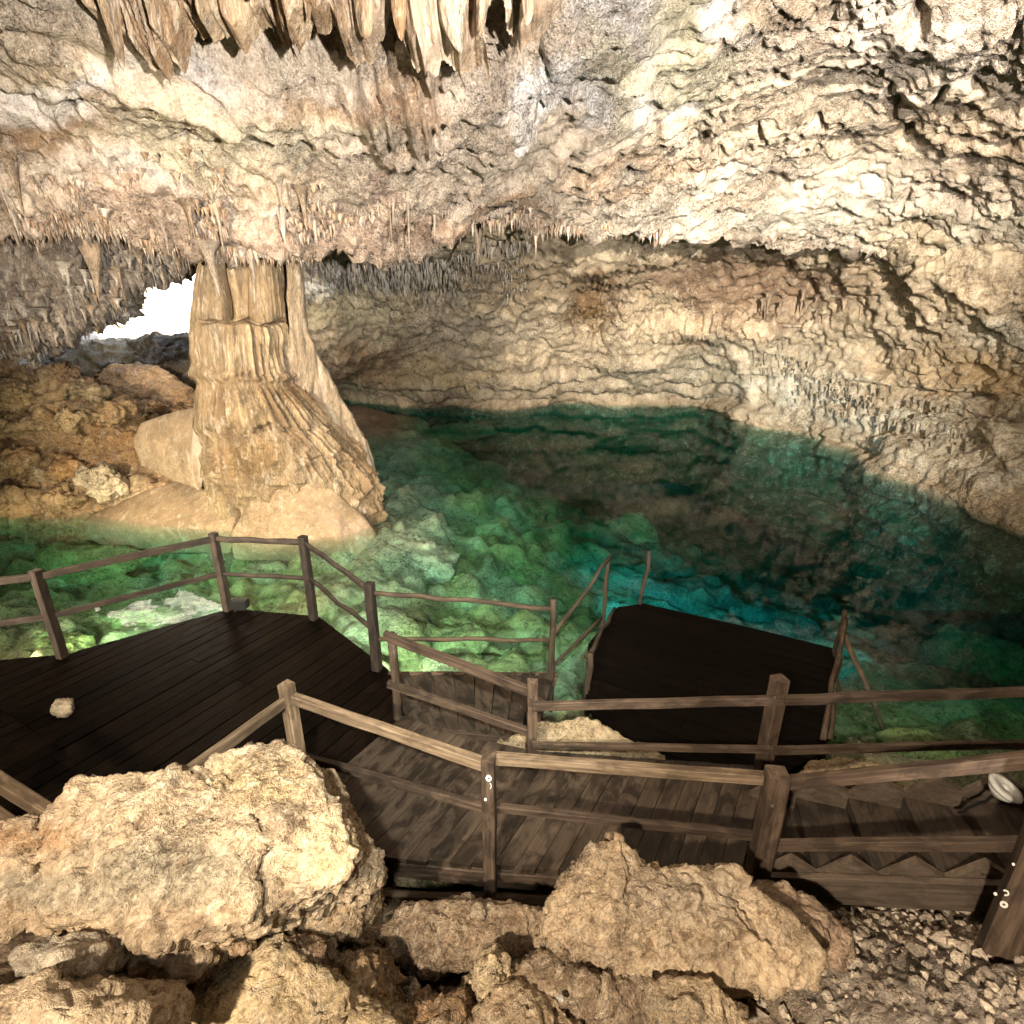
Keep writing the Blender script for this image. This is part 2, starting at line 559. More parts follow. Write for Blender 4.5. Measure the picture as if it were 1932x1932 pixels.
azs = np.r_[np.linspace(-180, -66, 30)[:-1], np.linspace(-66, -50, 24)[:-1], np.linspace(-50, 50, 620), np.linspace(50, 66, 24)[1:], np.linspace(66, 180, 30)[1:]]
azs = np.radians(azs)
rs = np.r_[0.001, np.linspace(0.3, 5.2, 22)[:-1], np.linspace(5.2, 17.5, 330), np.linspace(17.5, 32, 30)[1:]]
A, RR = np.meshgrid(azs, rs)
X = (np.sin(A) * RR).ravel()
Y = (np.cos(A) * RR).ravel()
Z = ceil_base(X, Y)
G = np.stack([X, Y, Z], 1).reshape(len(rs), len(azs), 3)
N = grid_normals(G).reshape(-1, 3)
P = G.reshape(-1, 3).copy()
N[N[:, 2] > 0] *= -1
vx, vy = survey(P)
Q = P * np.array([1, 1, 1.5])
warp = np.stack([fbm(P * 0.7, 3, 41), fbm(P * 0.7, 3, 42), fbm(P * 0.7, 3, 43)], 1)
d = 0.34 * fbm(P * 0.55, 4, 1)
rg = ridged(P * np.array([0.55, 0.55, 0.9]) + warp * 0.8, 4, 9)
d -= (0.12 - 0.06 * sstep(1300, 1550, vx)) * np.clip(rg - 0.6, 0, 1) / 0.4                     # long cracks
d += 0.10 * ridged(P * 2.1 + warp, 4, 13)
f1, f2 = worley(P * 2.6 + warp * 1.5, 3)
d += 0.06 * (0.5 - f1)                                           # knobbly crust
f1b, f2b = worley(P * 6.5 + warp * 2, 8)
rough = 0.25 + 0.75 * sstep(-0.12, 0.3, fbm(P * 0.55 + 7, 3, 88))
ledge = ridged(np.c_[P[:, 0] * 0.28, np.hypot(P[:, 0], P[:, 1]) * 0.9, P[:, 2] * 0.9] + warp * 0.45, 3, 89)
d += (0.24 - 0.13 * sstep(1300, 1550, vx)) * (sstep(0.15, 0.75, ledge) - 0.6)
d += rough * 0.10 * (0.5 - f1b) + (0.03 + 0.05 * rough) * fbm(P * 9, 3, 77) + (0.16 - 0.08 * sstep(1000, 1400, vx)) * rough * facets(P * np.array([1.3, 1.3, 2]) + warp * 0.6, 81) + 0.06 * rough * facets(P * 3.4 + warp, 82)
hole = sstep(0.36, 0.12, f1) * (vnoise(np.floor(P * 0.9) + 0.5, 90) > 0.35)
d -= 0.10 * hole
# drip texture towards the lip
rl_all = np.interp(np.arctan2(P[:, 0], P[:, 1]), lip_az, lip_r)
near = sstep(2.2, 0.2, rl_all - np.hypot(P[:, 0], P[:, 1])) * (np.hypot(P[:, 0], P[:, 1]) < rl_all + 0.4)
drip = vnoise(P * np.array([13, 13, 2.2]), 21) + 0.6 * vnoise(P * np.array([27, 27, 4]), 22)
flut = np.clip(1.3 - ((vx - 755) / 95) ** 2 - ((vy - 180) / 115) ** 2, 0, 1)
d += flut * (0.16 + 0.14 * (1 - 2 * np.abs(vnoise(np.c_[P[:, 0] * 6.5, P[:, 1] * 0.5, P[:, 2] * 0.5], 23))) + 0.08 * vnoise(np.c_[P[:, 0] * 17, P[:, 1] * 0.8, P[:, 2] * 0.8], 24))
d += near * 0.06 * drip * sstep(1500, 900, vx)
svx, svy = survey(P)
jx = svx + 16 * vnoise(P * 2.6, 55); jy = svy + 16 * vnoise(P * 2.6, 56)
for (hx, hy, rx, ry, dp) in [(1700, 262, 12, 20, 0.5), (1180, 335, 22, 10, 0.45), (1790, 376, 16, 11, 0.4), (1722, 446, 22, 15, 0.45), (1640, 346, 20, 7, 0.3), (1380, 208, 8, 12, 0.4), (1250, 276, 10, 7, 0.35), (1470, 355, 12, 9, 0.35), (1512, 346, 10, 8, 0.3), (1815, 252, 18, 8, 0.4),
                             (1160, 292, 9, 8, 0.3), (1665, 205, 12, 10, 0.4), (1560, 235, 8, 6, 0.3), (1500, 300, 7, 6, 0.3), (1720, 50, 20, 20, 0.25), (60, 205, 70, 14, 0.35), (930, 420, 14, 10, 0.4), (1090, 215, 8, 6, 0.3), (1350, 290, 8, 6, 0.3), (1430, 250, 9, 7, 0.35), (1850, 170, 12, 8, 0.35), (1590, 390, 9, 5, 0.3), (1880, 330, 9, 6, 0.3)]:
    d -= dp * np.exp(-(((jx - hx) / rx) ** 2 + ((jy - hy) / ry) ** 2) ** 1.5)
def seg_d(ax_, ay_, bx_, by_):
    ux, uy = bx_ - ax_, by_ - ay_
    t_ = np.clip(((jx - ax_) * ux + (jy - ay_) * uy) / (ux * ux + uy * uy), 0, 1)
    return np.hypot(jx - ax_ - t_ * ux, jy - ay_ - t_ * uy)
for line, wd, dp in [([(1475, 42), (1530, 50), (1570, 38), (1600, 16), (1680, 6)], 4.5, 0.4), ([(1470, 155), (1560, 134), (1640, 142), (1680, 190), (1700, 250)], 5, 0.4), ([(1225, 245), (1290, 200)], 6, 0.4), ([(1815, 245), (1880, 262), (1950, 250)], 5, 0.4), ([(960, 275), (1010, 215)], 5, 0.35),
                     ([(1600, 505), (1740, 512)], 4, 0.35), ([(1020, 60), (1030, 150), (1050, 180)], 3.5, 0.3), ([(1750, 200), (1790, 150)], 4, 0.3), ([(300, 285), (350, 275), (420, 300)], 4, 0.3), ([(540, 195), (590, 170)], 5, 0.3)]:
    dist = np.min([seg_d(*line[k_], *line[k_ + 1]) for k_ in range(len(line) - 1)], axis=0)
    d -= dp * np.exp(-(dist / wd) ** 2)
P += N * d[:, None]
keep = ~((RR.ravel() > rl_all + 7.2) & (np.degrees(A).ravel() < -24) & (np.degrees(A).ravel() > -41)) & ~((np.abs(np.degrees(A).ravel()) > 100) & (RR.ravel() > 17))
tone = blobs(P, BEIGE, [
    (150, 90, 260, 110, (0.56, 0.46, 0.33), 0.8), (60, 230, 160, 60, BROWN, 0.9), (90, 165, 150, 40, WHITE, 0.6), (450, 250, 320, 55, (0.60, 0.53, 0.38), 0.8),
    (480, 330, 160, 40, TAN, 0.6), (350, 145, 130, 40, GREYW, 0.8), (620, 210, 150, 40, RUST, 0.6), (760, 200, 80, 110, (0.40, 0.27, 0.17), 0.8), (1010, 190, 130, 50, WHITE, 0.9),
    (1150, 60, 130, 90, GREYW, 0.85), (1290, 40, 90, 120, OLIVE, 0.7), (1390, 30, 70, 70, WHITE, 0.9), (1240, 170, 170, 70, (0.55, 0.51, 0.36), 0.7), (1230, 200, 60, 50, WHITE, .5),
    (1500, 30, 150, 60, TAN, 0.6), (1720, 80, 170, 90, (0.60, 0.51, 0.42), 0.8), (1500, 250, 260, 90, (0.62, 0.51, 0.37), 0.8), (1850, 250, 160, 100, (0.56, 0.42, 0.28), 0.7),
    (1180, 330, 170, 60, (0.52, 0.37, 0.24), 0.7), (1450, 420, 330, 60, (0.60, 0.55, 0.45), 0.8), (1720, 445, 45, 22, BROWN, 1.0), (1850, 450, 200, 50, (0.60, 0.54, 0.41), 0.7),
    (200, 400, 260, 50, PINK, 0.55), (650, 430, 360, 45, PINK, 0.7), (900, 420, 120, 40, (0.40, 0.25, 0.14), 0.7), (60, 430, 160, 40, PINK, 0.5), (250, 330, 200, 40, GREYW, 0.4)], 1)
tone *= (1 + 0.18 * fbm(P * 3.5, 3, 61))[:, None]
ceiling = link('cave_ceiling', mesh_np('cave_ceiling', P, grid_faces(len(rs), len(azs), False, keep), np.clip(tone, 0.02, 0.9)), M_CEIL)
tag(ceiling, 'pale limestone cave ceiling arching down to a jagged lip', kind='structure')

def ceil_z(x, y):
    return float(ceil_base(np.array([x]), np.array([y]))[0])

# ================================================================== FAR CAVE WALL
WL = [(2600, 1180), (2300, 1090), (2100, 1040), (1932, 985), (1810, 935), (1700, 892), (1600, 845), (1500, 815), (1400, 795), (1330, 766), (1200, 762), (1050, 760),
      (980, 768), (850, 764), (740, 764), (650, 752), (560, 748), (480, 745)]
wpts, wval = [], []
def wadd(vx, vy, Yd):
    wpts.append((vx / 100.0, vy / 100.0)); wval.append(math.log(Yd))
for (x, y) in WL:
    wadd(x, y, at_z(x, y, 0.0)[1])
    p = at_z(x, y, 0.0)[1]
    wadd(x, y + 90, p * 0.97)
for q in [(1000, 690, 24.2), (1200, 690, 24.0), (1400, 700, 22.3), (1000, 620, 23.0), (1200, 620, 23.2), (1400, 620, 21.2), (850, 690, 24.0), (700, 690, 22.5), (600, 690, 21),
          (850, 600, 21), (700, 600, 18.5), (600, 560, 16.5), (500, 560, 16.0), (500, 680, 20), (1000, 520, 19), (850, 520, 17.5), (700, 510, 15.5), (600, 480, 14.5), (500, 480, 14.2),
          (1200, 520, 20), (1400, 540, 20), (1550, 560, 18.6), (1550, 660, 19.6), (1700, 620, 16.2), (1700, 760, 16.6), (1850, 620, 14.0), (1850, 800, 14.0), (1932, 620, 12.9),
          (1932, 800, 12.5), (2150, 650, 11.2), (2150, 850, 10.6), (2400, 650, 9.6), (2400, 900, 8.6), (1000, 440, 15.5), (1200, 440, 16.8), (1400, 450, 17.4), (1600, 480, 16.6), (1750, 500, 14.1),
          (1932, 500, 12.4), (1850, 560, 13.2), (1932, 560, 12.5), (2150, 520, 10.8), (850, 440, 14.5), (700, 440, 13.5), (500, 430, 13), (1000, 300, 14), (1400, 300, 16), (1932, 300, 12.4), (600, 300, 12.6), (2400, 400, 9.8)]:
    wadd(*q)
wall_tps = TPS(wpts, wval, 1e-3)
us = np.linspace(470, 2400, 560)
vs = np.linspace(300, 1150, 300)
U, Vv = np.meshgrid(us, vs)
q = np.c_[U.ravel() / 100, Vv.ravel() / 100]
Yd = np.exp(wall_tps(q))
uu, vv = U.ravel(), Vv.ravel()
def gauss(x, y, rx, ry, p=1.0):
    return np.exp(-((((uu - x) / rx) ** 2 + ((vv - y) / ry) ** 2) ** p))
Yd += 1.3 * gauss(1115, 580, 42, 62, 3) + 0.9 * gauss(1400, 540, 260, 65, 2) + 0.5 * gauss(800, 520, 55, 28, 1.5) - 0.5 * gauss(1200, 600, 60, 50)
Yd -= 0.5 * gauss(1400, 620, 160, 28, 2)
a = (uu * K - 512) / FPX
k = (vv * K - 512) / FPX
dy = CP - k * SP
t = Yd / dy
P = np.stack([a * t, Yd, CAM_Z + (-SP - k * CP) * t], 1)
G = P.reshape(len(vs), len(us), 3)
N = grid_normals(G).reshape(-1, 3)
N[(N * (P - np.array([0, 0, CAM_Z]))).sum(1) > 0] *= -1
warp = np.stack([fbm(P * 0.35, 3, 51), fbm(P * 0.35, 3, 52), fbm(P * 0.35, 3, 53)], 1)
d = 0.55 * fbm(P * 0.3, 4, 2) + 0.22 * ridged(P * 0.8 + warp, 4, 14)
f1, f2 = worley(P * 1.5 + warp * 1.5, 5)
d += 0.08 * (0.5 - f1) + 0.13 * fbm(P * 4.5, 3, 79) + 0.12 * facets(P * np.array([0.5, 0.5, 1.3]) + warp * 0.6, 83) + 0.07 * facets(P * 1.8 + warp, 84)
# bedding ledges near the water
zz = P[:, 2] + 0.35 * fbm(P * np.array([0.3, 0.3, 0.3]), 3, 33)
st = (zz * 1.5) % 1.0
d += sstep(3.0, 1.4, P[:, 2]) * (0.42 * sstep(0.1, 0.55, 1 - st) * (0.5 + 0.5 * vnoise(np.c_[P[:, 0] * 0.5, np.floor(zz * 1.5), P[:, 1] * 0.4], 8)))
ribs = vnoise(P * np.array([7, 7, 0.7]), 24) + 0.6 * vnoise(P * np.array([14, 14, 1.4]), 25)
rib_m = np.clip(gauss(1200, 590, 110, 60, 2) + gauss(1120, 570, 60, 70, 2) + gauss(1400, 615, 170, 35, 2) + gauss(1700, 800, 260, 60) * 0.6 + gauss(640, 540, 150, 60) * 0.8 + gauss(860, 560, 200, 60) * .7, 0, 1)
d += rib_m * 0.14 * ribs
P += N * d[:, None]
W_TAN = (0.50, 0.405, 0.28)
tone = blobs(P, W_TAN, [(600, 545, 60, 26, (0.85, 0.83, 0.78), 0.9),  # first patch paints daylight on the wall beside the pillar
    (1120, 570, 48, 70, (0.24, 0.14, 0.055), 0.95), (1400, 540, 280, 62, (0.27, 0.18, 0.115), 0.95), (1350, 620, 140, 35, (0.58, 0.42, 0.27), 0.8), (1560, 630, 90, 30, (0.55, 0.44, 0.29), 0.7),  # alcove patch: brown stone, painted darker to shade the recess
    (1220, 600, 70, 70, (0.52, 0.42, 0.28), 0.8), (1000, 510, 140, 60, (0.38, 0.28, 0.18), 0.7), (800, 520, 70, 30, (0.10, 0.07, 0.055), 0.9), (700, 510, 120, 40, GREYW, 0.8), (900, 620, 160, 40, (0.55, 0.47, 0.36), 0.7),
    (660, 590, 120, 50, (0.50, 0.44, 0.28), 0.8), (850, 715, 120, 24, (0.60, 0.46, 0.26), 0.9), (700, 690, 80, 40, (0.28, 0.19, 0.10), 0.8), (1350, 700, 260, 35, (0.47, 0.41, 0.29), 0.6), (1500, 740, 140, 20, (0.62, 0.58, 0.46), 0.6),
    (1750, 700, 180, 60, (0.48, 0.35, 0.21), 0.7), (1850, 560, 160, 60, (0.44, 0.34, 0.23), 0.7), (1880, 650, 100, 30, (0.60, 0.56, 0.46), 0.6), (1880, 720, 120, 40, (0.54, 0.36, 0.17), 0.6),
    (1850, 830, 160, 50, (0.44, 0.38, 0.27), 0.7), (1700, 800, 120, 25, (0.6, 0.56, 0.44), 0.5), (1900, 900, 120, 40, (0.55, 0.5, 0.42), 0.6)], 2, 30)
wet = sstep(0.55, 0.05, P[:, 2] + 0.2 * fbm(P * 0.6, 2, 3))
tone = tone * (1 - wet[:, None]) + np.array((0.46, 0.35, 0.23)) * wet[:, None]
algae = sstep(0.02, -0.22, P[:, 2] + 0.08 * fbm(P * 0.8, 2, 4))[:, None]  # mask of the underwater wall that gets the painted shade
tone = tone * (1 - algae) + np.array((0.085, 0.095, 0.06)) * algae      # wall painted darker below the waterline to look unlit
tone *= (1 + 0.2 * fbm(P * 2.2, 3, 62))[:, None]
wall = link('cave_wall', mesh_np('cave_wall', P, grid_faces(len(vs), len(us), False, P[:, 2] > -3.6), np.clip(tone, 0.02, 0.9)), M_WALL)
tag(wall, 'layered limestone cave wall along the far edge of the pool', kind='structure')

# ================================================================== GROUND AND POOL BED
gpts = []
def gv(vx, vy, z):
    gpts.append(at_z(vx, vy, z))
for q in [(150, 1040, -0.75), (330, 1060, -1.0), (500, 1090, -0.8), (600, 1080, -0.55), (40, 1200, -0.35), (740, 1000, -0.3), (720, 1120, -0.5), (850, 1100, -0.9), (1000, 1060, -1.3), (1100, 1000, -2.2),
          (950, 930, -1.4), (850, 850, -0.9), (800, 800, -0.6), (1050, 860, -2.9), (1300, 900, -4.2), (1500, 950, -5.2), (1300, 1060, -3.4), (1500, 1120, -3.6), (1700, 1050, -5.2), (1880, 1100, -4.6),
          (1700, 1250, -3.0), (1850, 1330, -1.9), (1650, 1390, -0.8), (1880, 1480, -0.35), (1250, 1160, -2.6), (980, 1250, -0.8), (1090, 1200, -1.2), (1200, 1250, -1.8), (1450, 1250, -2.4), (1100, 790, -3.4),
          (1400, 830, -4.4), (1700, 940, -5.2), (300, 1000, -0.6), (600, 1010, -0.3), (0, 980, -0.7), (-300, 1100, -0.8), (2200, 1250, -4), (2300, 1500, -1.0)]:
    gv(*q)
for q in [(-12, 12, -0.5), (-12, 8, -0.5), (-11, 4, 0.5), (14, 8, -4.5), (0, 26, -4.0), (10, 22, -5), (-4, 16, -0.5), (16, 14, -5), (8, 30, -4),
          (0, -8, 2.4), (-8, -6, 2.6), (8, -6, 2.6), (0, -3, 2.15), (-4, -2, 2.2), (4, -2, 2.2), (0, 0, 1.95), (-2.5, 0.3, 1.9), (2.5, 0, 1.9), (-1, 1.2, 0.98), (-2.5, 1.2, 1.1), (0.3, 1.25, 0.78), (1.2, 1.2, 0.85), (2.3, 1.2, 1.35),
          (-1, 1.9, 0.65), (-2.2, 2, 0.45), (-0.2, 1.95, 0.38), (0.6, 1.9, 0.42), (1.5, 1.9, 0.62), (2.3, 1.7, 0.85), (3.2, 1.5, 1.2), (-0.5, 2.6, -0.05), (0.5, 2.7, -0.1), (1.5, 2.7, -0.05), (2.8, 2.6, 0.1), (4.5, 2.2, 0.6),
          (-1, 3.2, -0.15), (-3, 3.2, -0.1), (-5, 3, 0.0), (-4, 4.2, -0.3), (-2, 4.2, -0.3), (0, 4.0, -0.25), (1.5, 3.9, -0.3), (3, 3.6, -0.2), (-1, 5.0, -0.5), (0.5, 4.8, -0.6), (4.5, 3.6, -0.2)]:
    gpts.append(np.array(q, float))
gp = np.array(gpts)
g_tps = TPS(gp[:, :2], gp[:, 2], 0.01)
def ground_z(x, y):
    return float(g_tps(np.array([[x, y]]))[0])
azs = np.r_[np.linspace(-180, -62, 30)[:-1], np.linspace(-62, 62, 470), np.linspace(62, 180, 30)[1:]]
azs = np.radians(azs)
rs = np.r_[0.05, 0.5, np.geomspace(0.8, 32, 330)]
A, RR = np.meshgrid(azs, rs)
X, Y = (np.sin(A) * RR).ravel(), (np.cos(A) * RR).ravel()
Z = np.clip(g_tps(np.c_[X, Y]), -5.6, 3.2)
far = sstep(24, 30, RR.ravel())
Z = Z * (1 - far) - 4.0 * far
P = np.stack([X, Y, Z], 1)
N = grid_normals(P.reshape(len(rs), len(azs), 3)).reshape(-1, 3)
N[N[:, 2] < 0] *= -1
warp = np.stack([fbm(P * 0.8, 3, 51), fbm(P * 0.8, 3, 52), fbm(P * 0.8, 3, 53)], 1)
uw = sstep(0.15, -0.4, Z)
f1, f2 = worley(P * 1.1 + warp, 15)
f1b, f2b = worley(P * 3.2 + warp, 16)
d = uw * (0.55 * (0.55 - f1) + 0.16 * (0.5 - f1b) + 0.25 * fbm(P * 0.9, 4, 5))
d += (1 - uw) * (0.07 * fbm(P * 2.2, 4, 6) + 0.05 * (0.5 - worley(P * 7, 17)[0]) + 0.02 * (0.5 - worley(P * 19, 18)[0]))
d = np.where((uw > 0), np.minimum(d, -Z * 0.8 + (1 - uw)), d)
P += N * d[:, None]
dep = np.clip(-P[:, 2], 0, 6)
pz = P[:, 2]
alg = fbm(P * 0.8, 4, 91)[:, None]
c_under = np.array((0.42, 0.36, 0.15)) * (1 - sstep(-0.15, 0.3, alg)) + np.array((0.55, 0.52, 0.34)) * sstep(-0.15, 0.3, alg)
bvx, bvy = survey(P)
pale = np.clip(1.3 - ((bvx - 740) / 110) ** 2 - ((bvy - 970) / 190) ** 2, 0, 1)[:, None] * 0.8
c_under = c_under * (1 - pale) + np.array((0.55, 0.50, 0.37)) * pale
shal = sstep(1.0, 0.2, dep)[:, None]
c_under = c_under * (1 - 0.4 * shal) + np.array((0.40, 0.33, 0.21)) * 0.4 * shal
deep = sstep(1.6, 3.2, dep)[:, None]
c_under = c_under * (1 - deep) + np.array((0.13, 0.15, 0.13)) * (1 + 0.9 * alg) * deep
c_over = np.array((0.33, 0.24, 0.16)) * (1 + 0.5 * fbm(P * 4, 3, 92))[:, None]
gx = sstep(0.9, 1.8, P[:, 0])[:, None] * sstep(2.4, 1.6, P[:, 1])[:, None]
c_over = c_over * (1 - gx) + np.array((0.52, 0.44, 0.37)) * (1 + 0.7 * fbm(P * 14, 3, 93))[:, None] * gx
m = sstep(0.1, -0.1, pz)[:, None]
tone = c_over * (1 - m) + c_under * m
keepg = ~(P[:, 2] > 9)
Fg = grid_faces(len(rs), len(azs))
above = P[Fg][:, :, 2].mean(1) > -0.02
def sub_mesh(name, F):
    idx = np.unique(F)
    mp = np.full(len(P), -1)
    mp[idx] = np.arange(len(idx))
    return mesh_np(name, P[idx], mp[F], np.clip(tone[idx], 0.01, 0.9))
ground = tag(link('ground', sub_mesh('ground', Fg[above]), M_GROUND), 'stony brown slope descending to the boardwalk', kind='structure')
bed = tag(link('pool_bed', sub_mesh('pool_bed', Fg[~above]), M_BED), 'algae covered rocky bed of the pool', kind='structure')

# water body
bm = bmesh.new()
bmesh.ops.create_cube(bm, size=1)
me = bpy.data.meshes.new('water')
bm.to_mesh(me); bm.free()
water = link('water', me, M_WATER, None, (1, 17, -4.0))
water.scale = (46, 34, 8.0)
tag(water, 'clear green pool water', kind='structure')

# ================================================================== ROCK BUILDER
def hull_rock(name, groups, vox, amp=0.05, seed=0, base=(0.42, 0.32, 0.20), spots=(), mat=None, strata=0.0, smooth=False, scale=1.0, ribs=0.0, squash=(1, 1, 1), blur=2):
    bm = bmesh.new()
    for g in groups:
        vs_ = [bm.verts.new(tuple(p)) for p in g]
        r = bmesh.ops.convex_hull(bm, input=vs_)
        junk = list({e for e in r['geom_interior'] + r['geom_unused'] if isinstance(e, bmesh.types.BMVert)})
        if junk:
            bmesh.ops.delete(bm, geom=junk, context='VERTS')
    me = bpy.data.meshes.new('tmp')
    bm.to_mesh(me); bm.free()
    o = bpy.data.objects.new('tmp', me)
    COL.objects.link(o)
    md = o.modifiers.new('r', 'REMESH')
    md.mode = 'VOXEL'
    md.voxel_size = vox
    if blur:
        sm = o.modifiers.new('s', 'SMOOTH')
        sm.iterations = blur
        sm.factor = 0.5
    dg = bpy.context.evaluated_depsgraph_get()
    ev = o.evaluated_get(dg)
    m2 = bpy.data.meshes.new_from_object(ev)
    bpy.data.objects.remove(o)
    m2.name = name
    m2.materials.clear()
    P = co_of(m2)
    N = no_of(m2)
    q = P / scale
    w = np.stack([fbm(q * 1.5, 3, seed + 1), fbm(q * 1.5, 3, seed + 2), fbm(q * 1.5, 3, seed + 3)], 1)
    d = 1.1 * fbm(q * 1.6, 4, seed + 4)
    if not smooth:
        d += 0.8 * ridged(q * np.array([2.5, 2.5, 4]) + w, 4, seed + 5)
        f1, _ = worley(q * 5 + w, seed + 6)
        d += 0.35 * (0.45 - f1)
        f1, _ = worley(q * 14 + w * 2, seed + 7)
        d += 0.28 * (0.5 - f1)
        f1, _ = worley(q * 33 + w * 3, seed + 14)
        d += 0.16 * (0.5 - f1)
        d += 0.45 * fbm(q * 20, 4, seed + 8)
        d += 1.5 * facets(q * 2.3 + w * 0.35, seed + 15) + 0.7 * facets(q * 6 + w * 0.6, seed + 16)
        cr = ridged(q * 1.7 + w * 0.7, 3, seed + 11)
        d -= 1.2 * np.clip(cr - 0.66, 0, 1) / 0.34
    if strata:
        d += strata * ridged(np.c_[q[:, 0] * 0.9, q[:, 1] * 0.9, q[:, 2] * 7 + q[:, 0] * 1.3] + w * 0.6, 3, seed + 9)
    if ribs:
        d += ribs * (vnoise(q * np.array([9, 9, 0.9]), seed + 10) + 0.6 * vnoise(q * np.array([19, 19, 2]), seed + 12))
    P = P + N * (amp * d)[:, None]
    m2.vertices.foreach_set('co', P.astype(np.float32).ravel())
    c = blobs(P, base, spots, seed, 25)
    c = c * (1 + 0.28 * fbm(q * 2.2, 4, seed + 20) + 0.18 * fbm(q * 9, 3, seed + 21))[:, None]
    set_col(m2, np.clip(c, 0.01, 0.9))
    m2.polygons.foreach_set('use_smooth', np.ones(len(m2.polygons), bool))
    m2.update()
    return m2

def rock_at(name, label, groups, **kw):
    cat = kw.pop('cat', 'rock')
    grp = kw.pop('group', None)
    mat = kw.pop('mat', M_ROCK)
    me = hull_rock(name, groups, **kw)
    P = co_of(me)
    c = np.array([P[:, 0].mean(), P[:, 1].mean(), P[:, 2].min()])
    me.vertices.foreach_set('co', (P - c).astype(np.float32).ravel())
    me.update()
    o = link(name, me, mat, None, c)
    tag(o, label, cat, grp)
    return o

def vpts(lst):
    return [at_y(*p) for p in lst]

def slab(front, dy, dz=0.0, m=0.42, top=None):
    """a solid whose front face slopes up and away from the path; same outline further back and dz lower"""
    tx, ty, Y0 = top or min(front, key=lambda p: p[1])
    z0 = at_y(tx, ty, Y0)[2]
    f = []
    for (x, y, _) in front:
        d_ = sight(x, y)
        f.append(at_y(x, y, (z0 - m * Y0 - CAM_Z) / (d_[2] / d_[1] - m)))
    c = sum(f) / len(f)
    bulge = c + (np.array([0, 0, CAM_Z]) - c) * 0.04
    return f + [bulge] + [p + np.array([0, dy, dz]) for p in f]

def ellips(c, r, rot=0, n=60, seed=0, cut=5):
    rng = np.random.default_rng(seed)
    p = rng.normal(size=(n, 3))
    p /= np.linalg.norm(p, axis=1)[:, None]
    for _ in range(cut):
        a_ = rng.normal(size=3); a_ /= np.linalg.norm(a_)
        dd = p @ a_
        p = p - np.maximum(dd - rng.uniform(0.5, 0.8), 0)[:, None] * a_
    p = p * np.array(r)
    cs, sn = math.cos(rot), math.sin(rot)
    p = np.c_[p[:, 0] * cs - p[:, 1] * sn, p[:, 0] * sn + p[:, 1] * cs, p[:, 2]]
    return list(p + np.array(c))

# ------------------------------------------------------------------ big dripstone pillar
pil = empty('limestone_pillar', at_y(455, 985, 10.3), 'massive fluted limestone pillar joining pool edge and cave ceiling', 'pillar')
YC = 10.35
prof = [(440, 385, 522), (500, 372, 524), (540, 366, 527), (610, 362, 531), (660, 364, 536), (705, 366, 546), (720, 374, 550), (760, 372, 580), (800, 372, 608), (815, 382, 628), (860, 378, 672), (900, 384, 696), (950, 400, 714), (1000, 420, 722), (1060, 430, 733)]
zl = np.array([at_y(455, p[0], YC)[2] for p in prof])
xl = np.array([at_y(p[1], p[0], YC)[0] for p in prof])
xr = np.array([at_y(p[2], p[0], YC)[0] for p in prof])
nz, nt_ = 330, 300
zs = np.linspace(zl[0], zl[-1], nz)
XL = np.interp(-zs, -zl, xl); XR = np.interp(-zs, -zl, xr)
cx = (XL + XR) / 2; hw = (XR - XL) / 2
th = np.linspace(0, 2 * np.pi, nt_, endpoint=False)
TT, ZZ = np.meshgrid(th, zs)
CX, HW = np.repeat(cx[:, None], nt_, 1), np.repeat(hw[:, None], nt_, 1)
def pillar_pts(rad):
    sy = np.minimum(HW, 1.15) * 0.85
    return np.stack([CX + HW * rad * np.cos(TT), YC + 0.1 - sy * rad * np.sin(TT), ZZ], 2)
P = pillar_pts(np.ones_like(TT)).reshape(-1, 3)
vx, vy = survey(P)
def band(v, a_, b_, s=8):
    return sstep(a_ - s, a_ + s, v) * sstep(b_ + s, b_ - s, v)
q = np.c_[np.cos(TT.ravel()) * 1.0, np.sin(TT.ravel()), P[:, 2]]
fl = vnoise(q * np.array([17, 17, 0.8]), 3) + 0.5 * vnoise(q * np.array([34, 34, 1.6]), 4)
big = fbm(P * 0.9, 4, 7)
rgh = fbm(P * 4, 4, 8)
wv = 18 * fbm(P * 2, 3, 12)
front = np.sin(TT.ravel()) > -0.2
amp = 0.018 + 0.06 * band(vy + wv, 612, 706) * band(vx, 425, 545) + 0.065 * band(vy + wv, 735, 815) * band(vx, 400, 660) + 0.03 * band(vy, 800, 930) * band(vx, 560, 730)
rad = 0.10 * big + (0.025 + 0.05 * sstep(780, 880, vy)) * rgh + 1.3 * amp * fl
gapc = 505 + 38 * sstep(480, 640, vy)
gap = np.exp(-((vx - gapc - 2) / 11) ** 2) * band(vy, 485, 700, 10) * front
gap2 = np.exp(-((vx - (412 + 18 * sstep(490, 600, vy))) / 8) ** 2) * band(vy, 480, 606, 8) * front
rad -= 0.5 * gap2
crack = np.exp(-((vy - 606 + 5 * np.sin(vx / 14) + 10 * fbm(P * 3, 2, 3)) / 2.8) ** 2) * band(vx, 375, 540) * front
rad -= 0.30 * crack
rad -= 0.09 * band(vy + wv, 480, 600) * band(vx, 430, 500)
rad += 0.07 * sstep(690, 706, vy + wv) * sstep(722, 708, vy + wv)
rag = 16 * vnoise(q * np.array([9, 9, 0.2]), 31) + 10 * vnoise(q * np.array([22, 22, 0.2]), 32)
rad += 0.10 * sstep(740, 790, vy) * sstep(812, 806, vy + rag) * band(vx, 385, 610) + 0.08 * sstep(615, 640, vy) * sstep(712, 707, vy + rag) * band(vx, 420, 545)
lay = ridged(np.c_[P[:, 0] * 1.2, P[:, 1] * 1.2, P[:, 2] * 5], 3, 19)
rad += 0.06 * lay * band(vy, 815, 950) * band(vx, 395, 580) + 0.05 * rgh * sstep(800, 860, vy)
